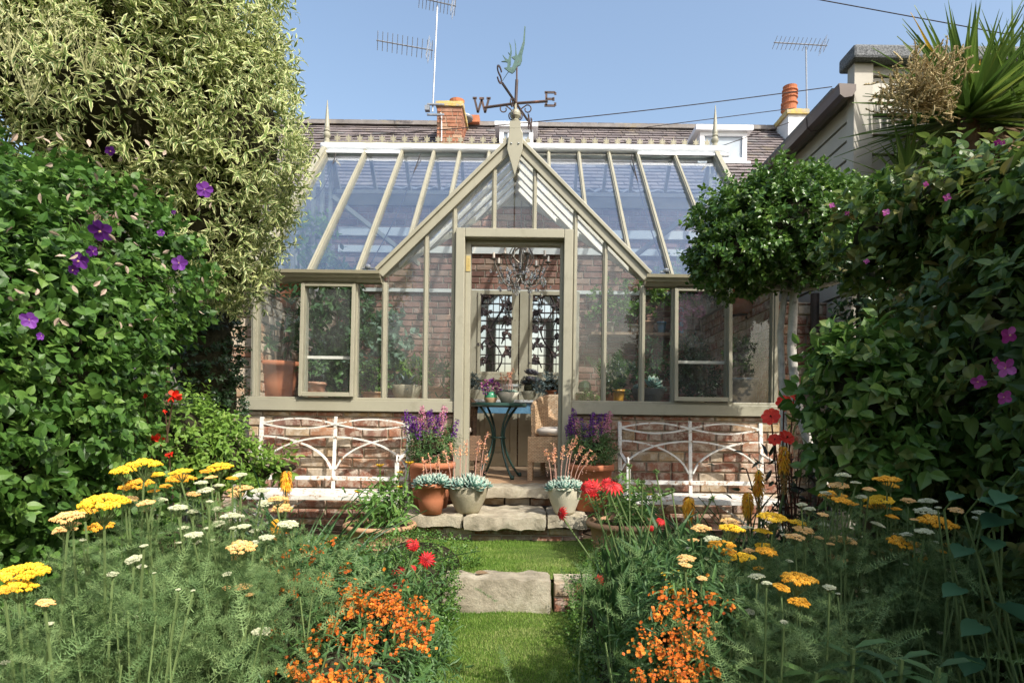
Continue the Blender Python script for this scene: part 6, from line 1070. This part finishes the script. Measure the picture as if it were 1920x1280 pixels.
# ---------------------------------------------------------------- daisies
def daisy(par, p, s, face, m, seed=0):
    b = MB(); face = nrm(np.asarray(face, float)); B = basis(face); n = 15; a = np.arange(n) * 2 * math.pi / n; D = np.cos(a)[:, None] * B[:, 0] + np.sin(a)[:, None] * B[:, 2] + face * rng.uniform(-.15, .25)
    leaves(b, np.repeat([p], n, 0), D, face + .15 * rdir(n), s * rng.uniform(.85, 1.1, n), s * .36, TL, None, 0); a = np.arange(26) * 2.4; r_ = np.sqrt(np.arange(26) / 26) * s * .32
    leaves(b, p + np.cos(a)[:, None] * B[:, 0] * r_[:, None] + np.sin(a)[:, None] * B[:, 2] * r_[:, None] + face * .004, rdir(26) * .4 + face, rdir(26), s * .2, s * .09, T5, None, 1); return obj("flower", b, [m, mDk], par)
def gaillardia(label, base, fl, d, ells, n, m, lm=None, smalls=()):
    t = thing("gaillardia", label, "flowering plant", base); b = MB(); P, N = blob_pts(ells, n, .35, 1.02, .1, 6, 2); P[:, 2] = np.maximum(P[:, 2], .05); D = nrm(N * [.6, .6, .2] + [0, 0, .8] + .35 * rdir(len(P))); leaves(b, P, D, N + .5 * rdir(len(P)), rng.uniform(.08, .15, len(P)), rng.uniform(.016, .028, len(P)), TL); obj("foliage", b, lm or mLance, t); b = MB()
    for px, py, w_, fx, fz in fl: p = W(px, py, d + rng.uniform(-.06, .06)); daisy(t, p, w_ * d / F / 2, (fx, -1, fz), m); s = np.array(base) + rng.normal(0, .06, 3) * [1, 1, 0] + [0, 0, .15]; tube(b, [s, (s + p) / 2 + [rng.normal(0, .03), 0, .08], p + [0, .012, -.006]], .0028, 5)
    for px, py in smalls: p = W(px, py, d); s = np.array(base) + rng.normal(0, .08, 3) * [1, 1, 0] + [0, 0, .15]; tube(b, [s, (s + p) / 2 + [0, 0, .05], p], .0025, 5); leaves(b, np.repeat([p], 20, 0), rdir(20) + [0, -.3, .3], rdir(20), .014, .008, T5)
    obj("stems", b, mStemG, t); return t
gaillardia("crimson blanket flowers on wiry stems next to the lawn on the left", W(740, 1180, 2.4) * [1, 1, 0] + [0, 0, .06], [(800, 1048, 36, .1, .3), (776, 1022, 28, .5, .2), (746, 1067, 30, -.2, 1.8), (762, 1096, 26, 1.5, .2), (737, 1102, 24, -1.2, .3), (775, 1065, 16, .6, .6), (764, 1018, 18, -.7, .4)], 2.35, [E(725, 1160, 2.4, .15, .15, .17), E(650, 1160, 2.5, .15, .16, .16)], 380, mRed, None, [(786, 1008), (655, 1032), (712, 1021), (739, 1020), (770, 1040), (742, 1056), (548, 1075), (620, 1068)])
gaillardia("tall crimson daisies on dark stems right of the stone steps", W(1235, 1200, 2.05) * [1, 1, 0] + [0, 0, .06], [(1098, 912, 34, -.6, .5), (1113, 916, 44, .2, .2), (1150, 908, 44, .1, 1.6), (1137, 905, 30, -.5, .9), (1052, 962, 32, -1.3, .2), (1122, 1087, 22, -.8, .2), (1240, 975, 22, .3, 1.2), (1222, 990, 16, .3, .2)], 2.0, [E(1190, 1150, 2.05, .14, .15, .20), E(1250, 1130, 2.1, .15, .15, .22), E(1230, 1210, 2.0, .16, .15, .16)], 750, mRed, mLance, [(1180, 875), (1205, 905), (1125, 925), (1228, 930), (1160, 970), (1260, 920), (1335, 935), (1190, 950), (1230, 885)])
# dahlia with dark stems
t = thing("dahlia", "dark stemmed dahlia with single scarlet flowers by the pale tree trunks", "flowering plant", W(1510, 1000, 3.3) * [1, 1, 0] + [0, 0, .08]); b = MB(); p0 = ORI[t.name]
for px, py, w_, fx, fz in ((1470, 757, 36, -.2, .4), (1446, 782, 40, -.7, .6), (1489, 745, 34, .6, 1.2), (1453, 825, 30, -.5, .8), (1474, 821, 36, .3, .7), (1549, 877, 30, .6, .6), (1560, 850, 14, .5, .3)):
    p = W(px, py, 3.15); f = nrm(np.array([fx, -1, fz])); fb = MB(); B = basis(f); a = np.arange(8) * .785; D = np.cos(a)[:, None] * B[:, 0] + np.sin(a)[:, None] * B[:, 2] + f * .25; s = w_ * 3.15 / F / 2 * .85; leaves(fb, np.repeat([p], 8, 0), D, f + .15 * rdir(8), s * 1.1, s * .8, TP, None, 0); leaves(fb, np.repeat([p + f * .005], 14, 0), rdir(14) * .5 + f, rdir(14), s * .3, s * .1, T5, None, 1); obj("flower", fb, [mScar, mDk], t); tube(b, [p0 + rng.normal(0, .05, 3) * [1, 1, 0], (p0 + p) / 2 + rng.normal(0, .03, 3), p], .004, 5)
for k in range(16): q = p0 + [rng.normal(0, .14), rng.normal(0, .12), rng.uniform(.5, .85)]; tube(b, [p0 + rng.normal(0, .05, 3) * [1, 1, 0], q], .004, 5)
obj("stems", b, mDk, t); b = MB(); n = 320; leaves(b, p0 + np.stack([rng.normal(0, .15, n), rng.normal(0, .12, n), rng.uniform(.1, .8, n)], 1), rdir(n), rdir(n), rng.uniform(.05, .09, n), .022, TL); obj("foliage", b, M_leaf("bronze_leaf", G_((.02, .02, .015), (.04, .05, .025), (.05, .09, .03)), .4, .2), t)
# red hot pokers
def pokers(label, base, sp, d, nl, L, grp="red hot pokers"):
    t = thing("red_hot_poker", label, "flowering plant", base, grp); b = MB(); a = rng.uniform(0, 6.3, nl); e = rng.uniform(.35, 1.4, nl); D = np.stack([np.cos(a) * np.cos(e), np.sin(a) * np.cos(e) * .8, np.sin(e)], 1); leaves(b, np.array(base) + rng.normal(0, .07, (nl, 3)) * [1, 1, .2], D, np.stack([-np.cos(a), -np.sin(a), .4 + 0 * a], 1), L * rng.uniform(.6, 1.1, nl), rng.uniform(.014, .024, nl), strap_t(6, .30, .5)); obj("strap_leaves", b, mStrap, t)
    for (px, py0, py1, wd, brown) in sp:
        p0, p1 = W(px, py0, d), W(px, py1, d); b = MB(); n = 420; u = rng.random(n); r_ = wd * d / F / 2; P = p0 * (1 - u[:, None]) + p1 * u[:, None]; a = rng.uniform(0, 6.3, n); out = np.stack([np.cos(a), np.sin(a), 0 * a], 1); isb = u > 1 - brown
        for sel, mi in ((~isb, 0), (isb, 1)): leaves(b, P[sel] + out[sel] * r_ * .2, out[sel] * (1.1 - .4 * u[sel, None]) + [0, 0, -.65 if mi == 0 else -.3] + .25 * rdir(int(sel.sum())), out[sel] + [0, 0, .6], r_ * (.95 if mi == 0 else .6) * (.6 + .6 * np.sin(np.clip(u[sel] + .18, 0, 1) * math.pi)), .0065 if mi == 0 else .005, TL, None, mi)
        g = np.array(base) + rng.normal(0, .05, 3) * [1, 1, 0]; tube(b, [g, (g + p1) / 2 + [rng.normal(0, .01), 0, 0], p1, p0], [.008, .007, .006, .005], 6, .5, 2); obj("flower_spike", b, [M_POK, mBr2, mStemG], t)
    return t
M_POK = M_leaf("poker_floret", G_((.80, .30, .02), (.85, .45, .02), (.86, .58, .06)), .55, .25)
pokers("red hot poker plant with four yellow flame spikes in front of the right bench", W(1400, 1070, 3.3) * [1, 1, 0] + [0, 0, .08], [(1470, 835, 925, 26, .5), (1423, 880, 960, 26, .45), (1402, 922, 975, 26, .2), (1291, 930, 978, 27, .08)], 3.1, 110, .70)
pokers("red hot poker with two spent flame spikes behind the pale yarrow on the left", W(520, 1060, 2.9) * [1, 1, 0] + [0, 0, .08], [(537, 882, 950, 24, .55), (517, 972, 1010, 22, .4)], 2.75, 60, .60)
# strap-leaved clump left
t = thing("agapanthus", "clump of long dark strap leaves arching in front of the left bench", "plant", W(560, 1110, 3.1) * [1, 1, 0] + [0, 0, .08]); b = MB(); nl = 80; a = rng.uniform(0, 6.3, nl); e = rng.uniform(.25, 1.35, nl); D = np.stack([np.cos(a) * np.cos(e), np.sin(a) * np.cos(e) * .7, np.sin(e)], 1); leaves(b, ORI[t.name] + rng.normal(0, .09, (nl, 3)) * [1.3, 1, .2], D, np.stack([-np.cos(a), -np.sin(a), .5 + 0 * a], 1), rng.uniform(.45, .85, nl), rng.uniform(.022, .034, nl), strap_t(7, .34, .5)); obj("strap_leaves", b, mStrap, t)
# big leaves in the shade on the right
t = thing("hydrangea", "broad bluish green leaves in deep shade at the corner of the right bed", "plant", (1.35, 1.75, .05)); b = MB(); P = []; D = []
for px, py, s in ((1835, 935, 1.), (1885, 925, .9), (1880, 970, 1.), (1795, 925, .6), (1810, 1025, .8), (1860, 1010, .8), (1800, 1100, .8), (1880, 1130, 1.1), (1910, 880, 1.), (1840, 1170, .9), (1820, 1230, 1.)):
    p = W(px, py, 1.62); a = rng.uniform(2.2, 5.4); s *= .8; leaves(b, [p], [[math.cos(a), -.5, -.05]], [[.05, -.28, 1.]], .115 * s, .085 * s, TBIG); P.append(p)
mHyd = M_leaf("broad_leaf", G_((.03, .09, .04), (.045, .12, .055), (.06, .15, .07)), .5, .3); obj("leaves", b, mHyd, t, smooth=True); b = MB()
for p in P: tube(b, [ORI[t.name] + rng.normal(0, .08, 3) * [1, 1, 0], p + [0, .05, -.05], p], .003, 5)
obj("stems", b, mStemG, t)
t = thing("phlox", "clump of long pointed leaves at the very front of the right bed", "plant", (.75, 1.25, .05)); b = MB(); bs = MB()
for px, py in ((1600, 1215), (1690, 1235), (1530, 1260), (1760, 1250), (1640, 1275), (1460, 1270)):
    c = W(px, py, 1.3); tube(bs, [(c[0], c[1] + .05, .05), c], .005, 5); n = 10; a = np.arange(n) * 2.4; leaves(b, np.repeat([c], n, 0) - np.linspace(0, .16, n)[:, None] * [0, 0, 1], np.stack([np.cos(a), np.sin(a), .45 + 0 * a], 1), [0, 0, 1], rng.uniform(.08, .13, n), .032, TL)
obj("leaves", b, mLance, t); obj("stems", bs, mStemG, t)

b = MB(); p = W(893, 1078, 3.5); p[2] = .192; leaves(b, [p], [[.9, .2, .12]], [[0, -.3, 1]], .075, .04, TM); tag(obj("fallen_leaf", b, mDead, org=p, smooth=True), "single dry tan leaf lying on top of the big stone block", "leaf")
